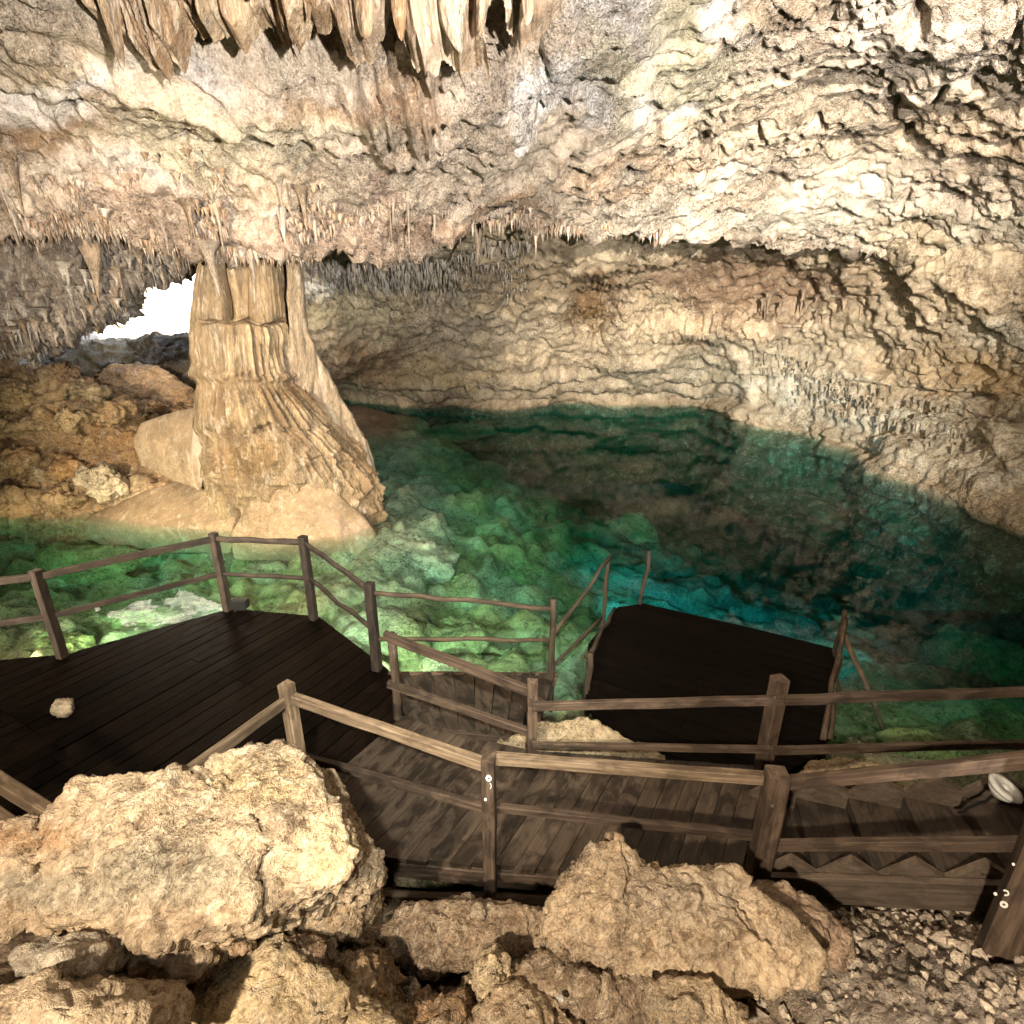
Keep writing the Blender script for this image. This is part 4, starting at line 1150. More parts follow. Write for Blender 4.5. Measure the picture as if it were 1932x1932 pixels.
FG = [
    ('broken stone wedged under the right end of the huge left boulder', [(482, 1740, 1.62), (540, 1690, 1.75), (610, 1655, 1.85), (665, 1650, 1.9), (690, 1690, 1.85), (690, 1740, 1.75), (640, 1785, 1.6), (560, 1770, 1.58), (500, 1760, 1.55)], 0.3, -0.3, (0.44, 0.32, 0.19)),
    ('rough yellowish rock at the bottom edge left of the dark hollow', [(268, 1900, 1.22), (320, 1850, 1.3), (420, 1815, 1.4), (520, 1790, 1.5), (580, 1815, 1.5), (640, 1870, 1.42), (740, 1945, 1.3), (700, 1990, 1.1), (400, 1990, 1.05), (270, 1960, 1.1)], 0.25, -0.35, (0.52, 0.40, 0.23)),
    ('brown rock behind the yellowish rock beside the dark hollow', [(560, 1810, 1.6), (640, 1790, 1.66), (700, 1800, 1.66), (735, 1860, 1.55), (740, 1930, 1.4), (640, 1900, 1.4)], 0.2, -0.3, (0.38, 0.26, 0.14)),
    ('dusty dark slab lying flat below the boardwalk post', [(718, 1760, 1.82), (760, 1705, 1.98), (900, 1700, 2.02), (1030, 1720, 2.0), (1040, 1790, 1.82), (960, 1830, 1.68), (860, 1820, 1.68), (800, 1830, 1.65), (730, 1800, 1.7)], 0.2, -0.35, (0.30, 0.22, 0.14)),
    ('small pointed pale rock at the bottom centre', [(880, 1870, 1.5), (900, 1820, 1.58), (932, 1785, 1.64), (955, 1810, 1.62), (965, 1860, 1.5), (930, 1900, 1.4)], 0.15, -0.25, (0.54, 0.42, 0.26)),
    ('tan rock at the bottom edge under the small pointed rock', [(890, 1900, 1.36), (960, 1865, 1.46), (1060, 1880, 1.42), (1100, 1940, 1.28), (1050, 1990, 1.15), (900, 1990, 1.15)], 0.2, -0.3, (0.42, 0.31, 0.19)),
    ('brown earthy rock at the bottom edge inside the dark hollow', [(740, 1945, 1.3), (800, 1890, 1.44), (880, 1880, 1.46), (900, 1940, 1.3), (880, 1990, 1.15), (760, 1990, 1.15)], 0.2, -0.3, (0.36, 0.23, 0.12)),
    ('rounded rock at the bottom edge below the peaked boulder', [(1220, 1880, 1.38), (1260, 1852, 1.46), (1340, 1858, 1.45), (1400, 1900, 1.36), (1420, 1980, 1.15), (1230, 1980, 1.15)], 0.2, -0.3, (0.46, 0.35, 0.22)),
    ('flat brown rock among rubble left of the yellowish rock', [(180, 1800, 1.35), (260, 1770, 1.42), (370, 1770, 1.44), (400, 1810, 1.38), (330, 1850, 1.25), (200, 1850, 1.2)], 0.2, -0.3, (0.33, 0.24, 0.15)),
    ('grey flat rock under the huge boulder at the left edge', [(20, 1800, 1.2), (110, 1775, 1.28), (190, 1790, 1.3), (170, 1850, 1.15), (60, 1860, 1.1)], 0.2, -0.25, (0.36, 0.31, 0.23)),
    ('rough rock in the bottom left corner', [(-40, 1880, 1.0), (60, 1850, 1.1), (170, 1870, 1.1), (260, 1900, 1.08), (250, 1990, 0.95), (-40, 1990, 0.9)], 0.2, -0.3, (0.40, 0.31, 0.20)),
    ('small brown stone tucked under the huge boulder', [(340, 1780, 1.42), (390, 1755, 1.5), (450, 1760, 1.5), (470, 1790, 1.42), (400, 1815, 1.35)], 0.15, -0.2, (0.38, 0.26, 0.15)),
    ('rust brown stone below the wedged broken stone', [(470, 1800, 1.48), (540, 1775, 1.56), (610, 1785, 1.56), (600, 1830, 1.45), (500, 1830, 1.42)], 0.15, -0.2, (0.33, 0.22, 0.13)),
    ('dark gravelly rock between peaked boulder and tan rock', [(960, 1850, 1.5), (1020, 1800, 1.62), (1150, 1820, 1.56), (1240, 1850, 1.46), (1230, 1940, 1.25), (1080, 1950, 1.25)], 0.2, -0.3, (0.26, 0.19, 0.12)),
    ('reddish crumbly rock right of the peaked boulder', [(1440, 1690, 1.98), (1480, 1665, 2.04), (1540, 1700, 2.0), (1600, 1770, 1.86), (1610, 1820, 1.72), (1540, 1840, 1.66), (1470, 1780, 1.8)], 0.2, -0.3, (0.38, 0.27, 0.18)),
]
for i, (lab, outl, dy_, dz_, colr) in enumerate(FG):
    rock_at('rock', lab, [slab(outl, dy_, dz_)], vox=0.0115, amp=0.022, seed=400 + i * 31, base=tuple(np.array(colr) * np.array((1.08, 1.08, 1.12))), scale=0.4, group='foreground rocks', strata=0.3, blur=2)

# boulders between boardwalk and water platform
rock_at('boulder', 'pale lit boulder behind the boardwalk railing with railing shadow on it',
    [vpts([(900, 1425, 3.55), (960, 1388, 3.7), (1020, 1362, 3.84), (1100, 1358, 3.88), (1155, 1374, 3.84), (1200, 1398, 3.76), (1290, 1455, 3.58), (1285, 1500, 3.46), (1000, 1500, 3.52), (920, 1490, 3.55), (1060, 1385, 4.4), (1250, 1480, 4.0), (930, 1450, 4.0), (1100, 1600, 3.6)])],
    vox=0.025, amp=0.025, seed=61, base=(0.60, 0.47, 0.29), cat='boulder', scale=0.5)
rock_at('boulder', 'small lit boulder behind the right boardwalk railing post',
    [vpts([(1495, 1470, 3.45), (1530, 1438, 3.55), (1580, 1428, 3.6), (1640, 1440, 3.58), (1690, 1458, 3.5), (1705, 1490, 3.42), (1500, 1500, 3.38), (1590, 1445, 4.0), (1680, 1580, 3.6), (1520, 1580, 3.5)])],
    vox=0.025, amp=0.025, seed=63, base=(0.58, 0.45, 0.28), cat='boulder', scale=0.5)

# rocks under water
UW = [((150, 1030), -0.35, (1.5, 0.7, 0.35), 'long green algae rock under water at the left', (0.20, 0.27, 0.045)), ((330, 1100), -0.75, (0.9, 0.8, 0.4), 'olive rock under water beyond the deck corner post', (0.24, 0.25, 0.08)),
      ((742, 990), -0.14, (0.85, 1.9, 0.5), 'pale rock slope under water below the pillar', (0.56, 0.51, 0.38)), ((850, 1090), -0.65, (0.8, 0.8, 0.45), 'yellow green rock under water before the pale rock slope', (0.30, 0.31, 0.085)),
      ((970, 1060), -0.9, (0.8, 0.7, 0.5), 'bright green rock under water in the middle of the pool', (0.24, 0.36, 0.10)), ((960, 950), -1.2, (1.2, 1.2, 0.6), 'wide green rock under water right of the pillar', (0.22, 0.30, 0.09)),
      ((880, 1190), -0.55, (0.6, 0.5, 0.35), 'olive block under water below the stair railing', (0.30, 0.31, 0.10)), ((960, 1230), -0.5, (0.45, 0.4, 0.3), 'mossy block under water beside the ladder post', (0.30, 0.33, 0.11)),
      ((1000, 1170), -0.7, (0.5, 0.5, 0.35), 'brownish block under water behind the stair railing post', (0.24, 0.22, 0.10)), ((870, 800), -0.55, (2.2, 1.3, 0.4), 'flat brown rock shelf under water by the far wall', (0.30, 0.26, 0.15)),
      ((900, 870), -1.0, (1.6, 1.4, 0.5), 'brown green rock under water in front of the rock shelf', (0.26, 0.25, 0.11)), ((1745, 1385), -0.22, (0.5, 0.42, 0.36), 'bright green boulder under water beyond the right railing', (0.24, 0.44, 0.08)),
      ((60, 1215), -0.30, (0.8, 0.7, 0.25), 'bright yellow green rock under water beside the left deck edge', (0.42, 0.42, 0.10)), ((270, 1150), -0.5, (0.9, 0.5, 0.3), 'green rock under water along the deck edge', (0.28, 0.32, 0.08)),
      ((1200, 970), -2.2, (1.3, 1.2, 0.7), 'dim green boulder deep under water in the pool centre', (0.24, 0.33, 0.14)), ((1600, 1150), -3.0, (1.4, 1.3, 0.8), 'dark teal boulder deep under water beyond the platform', (0.25, 0.30, 0.2)),
      ((1650, 900), -2.6, (1.8, 1.6, 0.9), 'dark boulder deep under water near the far right wall', (0.28, 0.28, 0.2)), ((1870, 1200), -2.6, (1.3, 1.2, 0.7), 'dark green boulder under water near the right edge', (0.24, 0.3, 0.16)),
      ((1830, 1420), -0.4, (0.5, 0.45, 0.25), 'mossy rock just under water below the right railing', (0.22, 0.28, 0.08)), ((1900, 1500), -0.1, (0.5, 0.4, 0.25), 'mossy rock beneath the white round lamp', (0.16, 0.19, 0.05)),
      ((620, 1090), -0.45, (0.7, 0.7, 0.35), 'tan rock under water behind the deck railing', (0.36, 0.32, 0.19)), ((500, 1060), -0.5, (0.8, 0.6, 0.35), 'olive brown rock under water right of the bright reflection', (0.33, 0.30, 0.16))]
for i, (v, ztop, rr_, lab, colr) in enumerate(UW):
    c = at_z(v[0], v[1], ztop)
    c = c - np.array([0, 0, rr_[2]])
    rock_at('submerged_rock', lab, [ellips(c, rr_, 0.4 * (i % 4), 50, 700 + i, 7)], vox=max(0.035, rr_[0] * 0.045), amp=0.045 * max(rr_[0], 0.5), seed=800 + i * 7, base=tuple(0.62 * np.array(colr) + 0.38 * np.array((0.42, 0.37, 0.24))), mat=M_BED, scale=max(rr_[0], 0.5), group='rocks under the water', blur=1)

# stone on the deck, and scattered single stones
def stone(name, label, c, r, seed, colr, group=None):
    return rock_at(name, label, [ellips(np.array(c) + np.array([0, 0, r[2] * 0.8]), r, seed, 40, seed, 6)], vox=max(r) * 0.09, amp=max(r) * 0.06, seed=seed, base=colr, scale=max(r), group=group, cat='stone', blur=1)

# gravel: uncountable, one object
def gravel():
    rng = np.random.default_rng(5)
    V_, F_, C_ = [], [], []
    bm = bmesh.new()
    bmesh.ops.create_icosphere(bm, subdivisions=1, radius=1)
    bv = np.array([v.co[:] for v in bm.verts]); bf = np.array([[v.index for v in f.verts] for f in bm.faces])
    bm.free()
    n = 5200
    x = rng.uniform(-2.4, 3.6, n); y = rng.uniform(0.7, 2.3, n)
    w = np.where(x > 1.0, 1.0, 0.55)
    sel = rng.uniform(0, 1, n) < w
    x, y = x[sel], y[sel]
    z = g_tps(np.c_[x, y])
    for i in range(len(x)):
        s_ = rng.lognormal(-4.3, 0.55) if x[i] > 0.9 else rng.lognormal(-4.0, 0.7)
        p = bv * (1 + 0.3 * rng.normal(size=(len(bv), 1))) * np.array([1, rng.uniform(0.6, 1), rng.uniform(0.4, 0.8)]) * s_
        a_ = rng.uniform(0, 6.28)
        p = np.c_[p[:, 0] * math.cos(a_) - p[:, 1] * math.sin(a_), p[:, 0] * math.sin(a_) + p[:, 1] * math.cos(a_), p[:, 2]]
        V_.append(p + np.array([x[i], y[i], z[i] + s_ * 0.5 + 0.02])); F_.append(bf + i * len(bv))
        g_ = rng.uniform(0.35, 0.85)
        C_.append(np.tile(np.array((1.0, 0.84, 0.66)) * g_, (len(bv), 1)))
    o = link('gravel', mesh_np('gravel', np.concatenate(V_), np.concatenate(F_), np.concatenate(C_), smooth=False), M_ROCK)
    tag(o, 'loose pale gravel on the slope below the stairs', kind='stuff')
gravel()

# ================================================================== TIMBER
def beam_mesh(L, w, h, seed, rnd=False, taper=0.0, seg=7, wob=0.004):
    rng = np.random.default_rng(seed)
    if rnd:
        n = 10
        th = np.linspace(0, 2 * np.pi, n, endpoint=False)
        sec = np.c_[np.cos(th) * w / 2, np.sin(th) * h / 2]
    else:
        b = min(w, h) * 0.09
        hw_, hh = w / 2, h / 2
        sec = np.array([(-hw_ + b, -hh), (hw_ - b, -hh), (hw_, -hh + b), (hw_, hh - b), (hw_ - b, hh), (-hw_ + b, hh), (-hw_, hh - b), (-hw_, -hh + b)])
        n = 8
    V_ = []
    for i in range(seg + 1):
        t = i / seg
        off = rng.normal(0, wob, 2) if 0 < i < seg else np.zeros(2)
        s_ = (1 - taper * t) * (1 + rng.normal(0, 0.05 if rnd else 0.012))
        jig = rng.normal(0, w * (0.035 if rnd else 0.008), (n, 2))
        for j in range(n):
            V_.append((t * L, sec[j, 0] * s_ + off[0] + jig[j, 0], sec[j, 1] * s_ + off[1] + jig[j, 1]))
    bm = bmesh.new()
    vs_ = [bm.verts.new(v) for v in V_]
    for i in range(seg):
        for j in range(n):
            a_, b_ = i * n + j, i * n + (j + 1) % n
            bm.faces.new((vs_[a_], vs_[b_], vs_[b_ + n], vs_[a_ + n]))
    bm.faces.new([vs_[j] for j in range(n)][::-1])
    bm.faces.new([vs_[seg * n + j] for j in range(n)])
    bmesh.ops.recalc_face_normals(bm, faces=bm.faces)
    me = bpy.data.meshes.new('beam')
    bm.to_mesh(me); bm.free()
    if rnd:
        me.polygons.foreach_set('use_smooth', np.ones(len(me.polygons), bool))
    return me

BEAM_SEED = [0]
def beam(name, p0, p1, w, h, parent, mat, rnd=False, face=None, taper=0.0, wob=None):
    """square timber from p0 to p1; w is the sideways width, h the upright (or facing) height"""
    BEAM_SEED[0] += 1
    p0, p1 = Vector(p0), Vector(p1)
    d_ = p1 - p0
    L = d_.length
    xax = d_.normalized()
    ref = Vector(face) if face is not None else (Vector((0, 0, 1)) if abs(xax.z) < 0.85 else Vector((0, 1, 0)))
    yax = ref.cross(xax).normalized()
    zax = xax.cross(yax)
    me = beam_mesh(L, w, h, BEAM_SEED[0], rnd, taper, max(4, int(L / 0.22)), (0.006 if rnd else 0.0016) if wob is None else wob)
    me.name = name
    me.materials.append(mat)
    o = bpy.data.objects.new(name, me)
    COL.objects.link(o)
    M = Matrix((xax, yax, zax)).transposed().to_4x4()
    M.translation = p0
    o.parent = parent
    o.matrix_parent_inverse = parent_matrix(parent).inverted()
    o.location = p0
    o.rotation_euler = M.to_euler()
    return o

DZ = 0.35          # deck level
def vz(vx, vy, z):
    return at_z(vx, vy, z)

# posts: base from the survey on deck level
A0 = vz(-120, 1290, DZ); A1 = vz(118, 1240, DZ); A2 = vz(430, 1152, DZ); A3 = vz(592, 1168, DZ); A4 = vz(712, 1262, DZ)
B1 = vz(752, 1355, DZ); C1 = vz(1003, 1432, DZ); E2 = vz(1436, 1466, DZ)
F0 = np.array([-1.53, 3.07, DZ]); F1 = vz(926, 1684, DZ - 0.12); F2 = np.array([1.46, 2.33, DZ - 0.1]); F3 = np.array([2.30, 1.74, 0.70])

def top_at(base, vx, vy):
    """point straight above base whose bearing height is vy"""
    d = sight(vx, vy)
    return np.array([base[0], base[1], CAM_Z + d[2] / d[1] * base[1]])

def up(p, h):
    return np.array([p[0], p[1], p[2] + h])

# far deck railing
ra = empty('wooden_railing', A3, 'dark rustic railing along the far edge of the left deck by the pool', 'railing')
tA = [top_at(A0, -60, 1105), top_at(A1, 68, 1076), top_at(A2, 395, 1006), top_at(A3, 583, 1012), top_at(A4, 688, 1100)]
for b_, t_ in zip([A0, A1, A2, A3, A4], tA):
    beam('post', up(b_, -0.5), t_, 0.086, 0.086, ra, M_RUSTIC, face=(0.3, 1, 0))
for i in range(4):
    a_, b_ = tA[i], tA[i + 1]
    beam('rail', up(a_, -0.07), up(b_, -0.07), 0.049, 0.070, ra, M_RUSTIC, rnd=(i > 1))
    beam('rail', up(a_, -0.52), up(b_, -0.52), 0.041, 0.057, ra, M_RUSTIC, rnd=(i > 1))
# lower stair railing above water
D1 = vz(1040, 1262, 0.06)
tD = top_at(D1, 1034, 1130)
rd = empty('wooden_railing', D1, 'thin dark railing over the water beside the steps to the platform', 'railing')
beam('post', up(D1, -0.6), tD, 0.070, 0.070, rd, M_STICK, rnd=True)
beam('rail', up(tA[4], -0.1), up(tD, -0.12), 0.041, 0.053, rd, M_STICK, rnd=True)
beam('rail', up(tA[4], -0.62), up(tD, -0.50), 0.041, 0.049, rd, M_STICK, rnd=True)
beam('brace', up(D1, 0.02), vz(1135, 1165, 0.08), 0.041, 0.041, rd, M_STICK, rnd=True)

# far boardwalk railing B1 - C1 - E2 - out of frame
tB = top_at(B1, 738, 1196); tC = top_at(C1, 1000, 1286); tE = top_at(E2, 1468, 1280)
E3 = np.array([5.0, E2[1] + 0.03, DZ]); tE3 = up(E3, tE[2] - DZ)
rb = empty('wooden_railing', C1, 'brown two-rail fence on the water side of the boardwalk', 'railing')
beam('post', up(B1, -0.4), tB, 0.082, 0.082, rb, M_WOOD, rnd=True)
beam('post', up(C1, -0.4), tC, 0.078, 0.086, rb, M_WOOD, face=(0.05, 1, 0))
beam('post', up(E2, -0.4), tE, 0.102, 0.102, rb, M_WOOD, face=(-0.25, 1, 0))
beam('post', up(E3, -0.4), tE3, 0.102, 0.102, rb, M_WOOD, face=(-0.25, 1, 0))
beam('rail', up(tB, -0.03) + np.array([-0.06, 0.0, 0.02]), up(tC, -0.16) + np.array([0, 0.08, 0]), 0.049, 0.078, rb, M_WOOD)
beam('rail', up(tB, -0.50) + np.array([-0.06, -0.02, 0.02]), up(tC, -0.55) + np.array([0, 0.08, 0]), 0.045, 0.066, rb, M_WOOD)
fr_ = np.array([0, -0.085, 0])
beam('rail', up(tC, -0.165) + fr_ * 0.9, up(tE, -0.12) + fr_, 0.037, 0.070, rb, M_WOOD)
beam('rail', up(tC, -0.53) + fr_ * 0.9, up(tE, -0.56) + fr_, 0.037, 0.051, rb, M_WOOD)
beam('rail', up(tE, -0.12) + fr_ + np.array([0.002, 0, 0]), up(tE3, -0.02) + fr_, 0.037, 0.072, rb, M_WOOD)
beam('rail', up(tE, -0.57) + fr_ + np.array([0.002, 0, 0]), up(tE3, -0.50) + fr_, 0.037, 0.061, rb, M_WOOD)

# near boardwalk railing F0 - F1 - F2 - F3
tF0 = top_at(F0, 537, 1291); tF1 = top_at(F1, 920, 1428); tF2 = top_at(F2, 1455, 1458); tF3 = up(F3, 1.38)
rf = empty('wooden_railing', F1, 'heavy pale railing on the near side of the boardwalk rising beside the stairs', 'railing')
beam('post', up(F0, -0.3), tF0, 0.086, 0.086, rf, M_WOODPALE, face=(0.6, 1, 0))
beam('post', up(F1, -0.05), tF1, 0.074, 0.098, rf, M_WOOD, face=(0.12, 1, 0))
beam('post', up(F2, -0.3), tF2, 0.111, 0.115, rf, M_WOOD, face=(0.1, 1, 0))
beam('post', up(F3, -0.15), tF3, 0.123, 0.123, rf, M_WOOD, face=(0.6, 0.8, 0))
bk = np.array([0.02, 0.05, 0])
beam('rail', up(tF0, -0.10) + np.array([0.05, -0.02, 0]), up(tF1, -0.07) + np.array([-0.03, 0.02, 0]), 0.057, 0.070, rf, M_WOODPALE)
beam('rail', up(tF0, -0.60) + np.array([0.05, -0.02, 0]), up(tF1, -0.40) + np.array([-0.03, 0.02, 0]), 0.041, 0.057, rf, M_WOOD)
beam('rail', up(tF1, -0.055) + bk, up(tF2, -0.095) + bk, 0.049, 0.066, rf, M_WOODPALE)
beam('rail', up(tF1, -0.43) + bk, up(tF2, -0.53) + bk, 0.041, 0.048, rf, M_WOOD)
beam('rail', up(tF2, -0.09) + np.array([0.06, 0.02, 0]), up(tF3, -0.08) + np.array([0.12, 0.02, 0]), 0.049, 0.066, rf, M_WOOD)
beam('rail', up(tF2, -0.56) + np.array([0.06, 0.02, 0]), up(tF3, -0.57) + np.array([0.12, 0.02, 0]), 0.041, 0.057, rf, M_WOOD)
G0 = np.array([-2.02, 1.93, 0.40]); tG = np.array([-2.02, 1.93, 1.36]); H0 = np.array([-3.4, 2.54, 0.35]); tH = np.array([-3.4, 2.54, 1.42])
beam('rail', up(tF0, -0.12), up(tG, -0.05), 0.041, 0.074, rf, M_WOODPALE)
beam('sill', vz(690, 1682, 0.22) + np.array([-0.1, 0, 0]), vz(1060, 1702, 0.22), 0.057, 0.057, rf, M_WOOD, rnd=True)
rg_ = empty('wooden_railing', H0, 'short thick rail end emerging from behind the huge boulder at the left edge', 'railing')
beam('post', up(G0, -0.1), tG, 0.082, 0.082, rg_, M_WOODPALE)
beam('post', up(H0, -0.1), tH, 0.082, 0.082, rg_, M_WOOD)
beam('rail', up(tH, -0.02), up(tG, -0.04), 0.057, 0.090, rg_, M_WOODPALE)
beam('rail', up(tH, -0.32), up(tG, -0.36), 0.041, 0.074, rg_, M_WOODPALE)

# marks on posts
def ring_mark(name, parent, c, r, t, xdir, zdir, mat, segs=14, arc=(0, 6.2832), sx=0.75):
    x_, z_ = Vector(xdir).normalized(), Vector(zdir).normalized()
    n_ = x_.cross(z_)
    bm = bmesh.new()
    full = arc[1] - arc[0] > 6.2
    lo = []
    for i in range(segs + (0 if full else 1)):
        a_ = arc[0] + (arc[1] - arc[0]) * i / segs
        row = []
        for rr_, off in ((r - t / 2, 0), (r + t / 2, 0), (r + t / 2, 0.003), (r - t / 2, 0.003)):
            v_ = Vector(c) + x_ * (math.cos(a_) * rr_ * sx) + z_ * (math.sin(a_) * rr_) - n_ * off * -1
            row.append(bm.verts.new(v_))
        lo.append(row)
    m_ = len(lo)
    for i in range(m_ if full else m_ - 1):
        for j in range(4):
            bm.faces.new((lo[i][j], lo[i][(j + 1) % 4], lo[(i + 1) % m_][(j + 1) % 4], lo[(i + 1) % m_][j]))
    bmesh.ops.recalc_face_normals(bm, faces=bm.faces)
    me = bpy.data.meshes.new(name)
    bm.to_mesh(me); bm.free()
    return link(name, me, mat, parent)

def on_post(b_, vx, vy, face, half):
    """point on the near face of a post, its sideways direction"""
    n_ = -np.array([*face, 0.0]); n_ /= np.linalg.norm(n_)
    d_ = sight(vx, vy)
    o_ = np.array([0, 0, CAM_Z])
    t_ = ((np.array([b_[0], b_[1], 0]) + n_ * (half + 0.004) - o_) @ n_) / (d_ @ n_)
    return o_ + d_ * t_
def mark(b_, vx, vy, face, half, r, t, mat, arc=(0, 6.2832), sx=0.75, name='paint_mark'):
    ring_mark(name, rf, on_post(b_, vx, vy, face, half), r, t, (face[1], -face[0], 0), (0, 0, 1), mat, 14, arc, sx)
fF1, fF2, fF3 = (0.12, 1), (0.1, 1), (0.6, 0.8)
mark(F1, 922, 1468, fF1, 0.049, 0.016, 0.014, M_PAINT)
mark(F1, 921, 1482, fF1, 0.049, 0.024, 0.005, M_PAINT, (-0.9, 0.9))
mark(F1, 916, 1508, fF1, 0.049, 0.006, 0.010, M_PAINT)
mark(F3, 1897, 1684, fF3, 0.0615, 0.013, 0.007, M_PAINT, (-1.6, 2.6))
mark(F3, 1894, 1706, fF3, 0.0615, 0.013, 0.011, M_PAINT)
mark(F3, 1878, 1686, fF3, 0.0615, 0.005, 0.007, M_PAINT)
mark(F3, 1912, 1630, fF3, 0.0615, 0.004, 0.006, M_PAINT)
mark(F2, 1457, 1520, fF2, 0.0575, 0.006, 0.009, M_STEEL, name='bolt')
mark(F2, 1450, 1606, fF2, 0.0575, 0.006, 0.009, M_STEEL, name='bolt')
for (bb_, vx, vy, hf) in [(E2, 1462, 1316, 0.108), (E2, 1450, 1408, 0.108), (C1, 1002, 1316, 0.1), (C1, 1002, 1393, 0.1)]:
    ring_mark('bolt', rb, on_post(bb_, vx, vy, (0.0, 1), hf), 0.006, 0.009, (1, 0, 0), (0, 0, 1), M_STEEL, 10)

# ------------------------------------------------------------------ planks
def poly_plank(name, poly, z, th, parent, mat, axis):
    """plank with a convex or simple outline; its local X runs along the grain"""
    poly = [np.array(p[:2]) for p in poly]
    c = sum(poly) / len(poly)
    ang = math.atan2(axis[1], axis[0])
    cs, sn = math.cos(-ang), math.sin(-ang)
    loc = [((p - c)[0] * cs - (p - c)[1] * sn, (p - c)[0] * sn + (p - c)[1] * cs) for p in poly]
    bm = bmesh.new()
    top = [bm.verts.new((x, y, 0)) for x, y in loc]
    bot = [bm.verts.new((x, y, -th)) for x, y in loc]
    n = len(loc)
    bm.faces.new(top); bm.faces.new(bot[::-1])
    for i in range(n):
        bm.faces.new((top[i], bot[i], bot[(i + 1) % n], top[(i + 1) % n]))
    bmesh.ops.recalc_face_normals(bm, faces=bm.faces)
    me = bpy.data.meshes.new(name)
    bm.to_mesh(me); bm.free()
    me.materials.append(mat)
    o = bpy.data.objects.new(name, me)
    COL.objects.link(o)
    o.parent = parent
    o.matrix_parent_inverse = parent_matrix(parent).inverted()
    o.location = (c[0], c[1], z)
    o.rotation_euler = (random.gauss(0, 0.004), random.gauss(0, 0.002), ang)
    return o

def clip(poly, nrm, dist):
    """keep the part of a polygon with p.nrm <= dist"""
    out = []
    n = len(poly)
    for i in range(n):
        a_, b_ = poly[i], poly[(i + 1) % n]
        da, db = a_ @ nrm - dist, b_ @ nrm - dist
        if da <= 0: out.append(a_)
        if (da < 0 < db) or (db < 0 < da):
            out.append(a_ + (b_ - a_) * (da / (da - db)))
    return out

def plank_floor(parent, outline, z, axis, width, mat, length=2.6, gap=0.008, th=0.035, zj=0.003):
    ax = np.array(axis[:2]) / np.linalg.norm(axis[:2])
    pr = np.array([-ax[1], ax[0]])
    pl = [np.array(p[:2]) for p in outline]
    a0, a1 = min(p @ pr for p in pl), max(p @ pr for p in pl)
    l0, l1 = min(p @ ax for p in pl), max(p @ ax for p in pl)
    i = 0
    s = a0
    while s < a1:
        w = width * random.uniform(0.94, 1.06)
        st = l0 - random.choice([0.0, 0.5]) * length
        while st < l1:
            q = clip(pl, -pr, -(s + gap / 2)); q = clip(q, pr, s + w - gap / 2) if len(q) > 2 else []
            q = clip(q, -ax, -(st + 0.003)) if len(q) > 2 else []
            q = clip(q, ax, st + length - 0.003) if len(q) > 2 else []
            if len(q) > 2:
                area = abs(sum(q[k_][0] * q[(k_ + 1) % len(q)][1] - q[(k_ + 1) % len(q)][0] * q[k_][1] for k_ in range(len(q)))) / 2
                cl = [q[0]]
                for v_ in q[1:]:
                    if np.linalg.norm(v_ - cl[-1]) > 1e-4: cl.append(v_)
                if len(cl) > 2 and area > 0.004:
                    poly_plank('plank', cl, z + random.uniform(-zj, zj), th, parent, mat, ax)
            st += length
        s += w

# left deck
dk_axis = vz(552, 1203, DZ) - vz(466, 1254, DZ)
deck = empty('wooden_deck', (-3.2, 3.6, DZ - 0.25), 'broad dark wet wooden deck left of the boardwalk', 'deck')
DECK = [np.array([-8.0, 4.35]), A1[:2] + np.array([0.0, 0.06]), A2[:2] + np.array([0, 0.06]), A3[:2] + np.array([0.04, 0.06]), A4[:2] + np.array([0.08, 0.03]), B1[:2] + np.array([0.03, 0.0]), F0[:2] + np.array([0.02, 0.02]),
        np.array([-2.1, 1.98]), np.array([-3.4, 2.6]), np.array([-8.0, 2.9])]
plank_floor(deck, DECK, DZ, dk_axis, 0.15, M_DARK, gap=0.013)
for i in range(len(DECK) - 1):
    if i in (6, 7, 8): continue
    beam('edge_beam', (*DECK[i], DZ - 0.115), (*DECK[i + 1], DZ - 0.115), 0.06, 0.14, deck, M_DARK)
for p in [A1, A2, A3, A4, F0, np.array([-4, 3.3, DZ]), np.array([-3, 4.2, DZ]), np.array([-2.4, 3, DZ])]:
    beam('pile', (p[0], p[1] - 0.02, min(ground_z(p[0], p[1]), 0) - 0.4), (p[0], p[1] - 0.02, DZ - 0.18), 0.12, 0.12, deck, M_DARK, rnd=True)

# boardwalk between the two railings: planks laid across, fanning round the bend
bw = empty('boardwalk', (0.3, 2.9, DZ - 0.2), 'brown plank boardwalk between the near and far railings', 'boardwalk')
near = [F0[:2] + np.array([0.05, 0.0]), np.array([-0.9, 2.62]), np.array([F1[0] + 0.02, F1[1] + 0.07]), np.array([F2[0] - 0.05, F2[1] + 0.08])]
farc = [B1[:2] + np.array([0.05, -0.02]), np.array([-0.45, 3.68]), C1[:2] + np.array([0.02, 0.04]), E2[:2] + np.array([0.05, 0.06])]
def along(pts, s):
    d_ = [0]
    for i in range(len(pts) - 1): d_.append(d_[-1] + np.linalg.norm(pts[i + 1] - pts[i]))
    s = s * d_[-1]
    return np.array([np.interp(s, d_, [p[k_] for p in pts]) for k_ in (0, 1)])
NP = 22
for i in range(NP):
    s0, s1 = i / NP + 0.0007, (i + 1) / NP - 0.0007
    q = [along(near, s0), along(near, s1), along(farc, s1), along(farc, s0)]
    e = random.uniform(-0.03, 0.03)
    ax = (q[3] - q[0]) / np.linalg.norm(q[3] - q[0])
    q[0] = q[0] - ax * (0.02 + e); q[1] = q[1] - ax * (0.02 + e)
    poly_plank('plank', q, DZ + 0.045 + random.uniform(-0.003, 0.004), 0.04, bw, M_PLANK, ax)
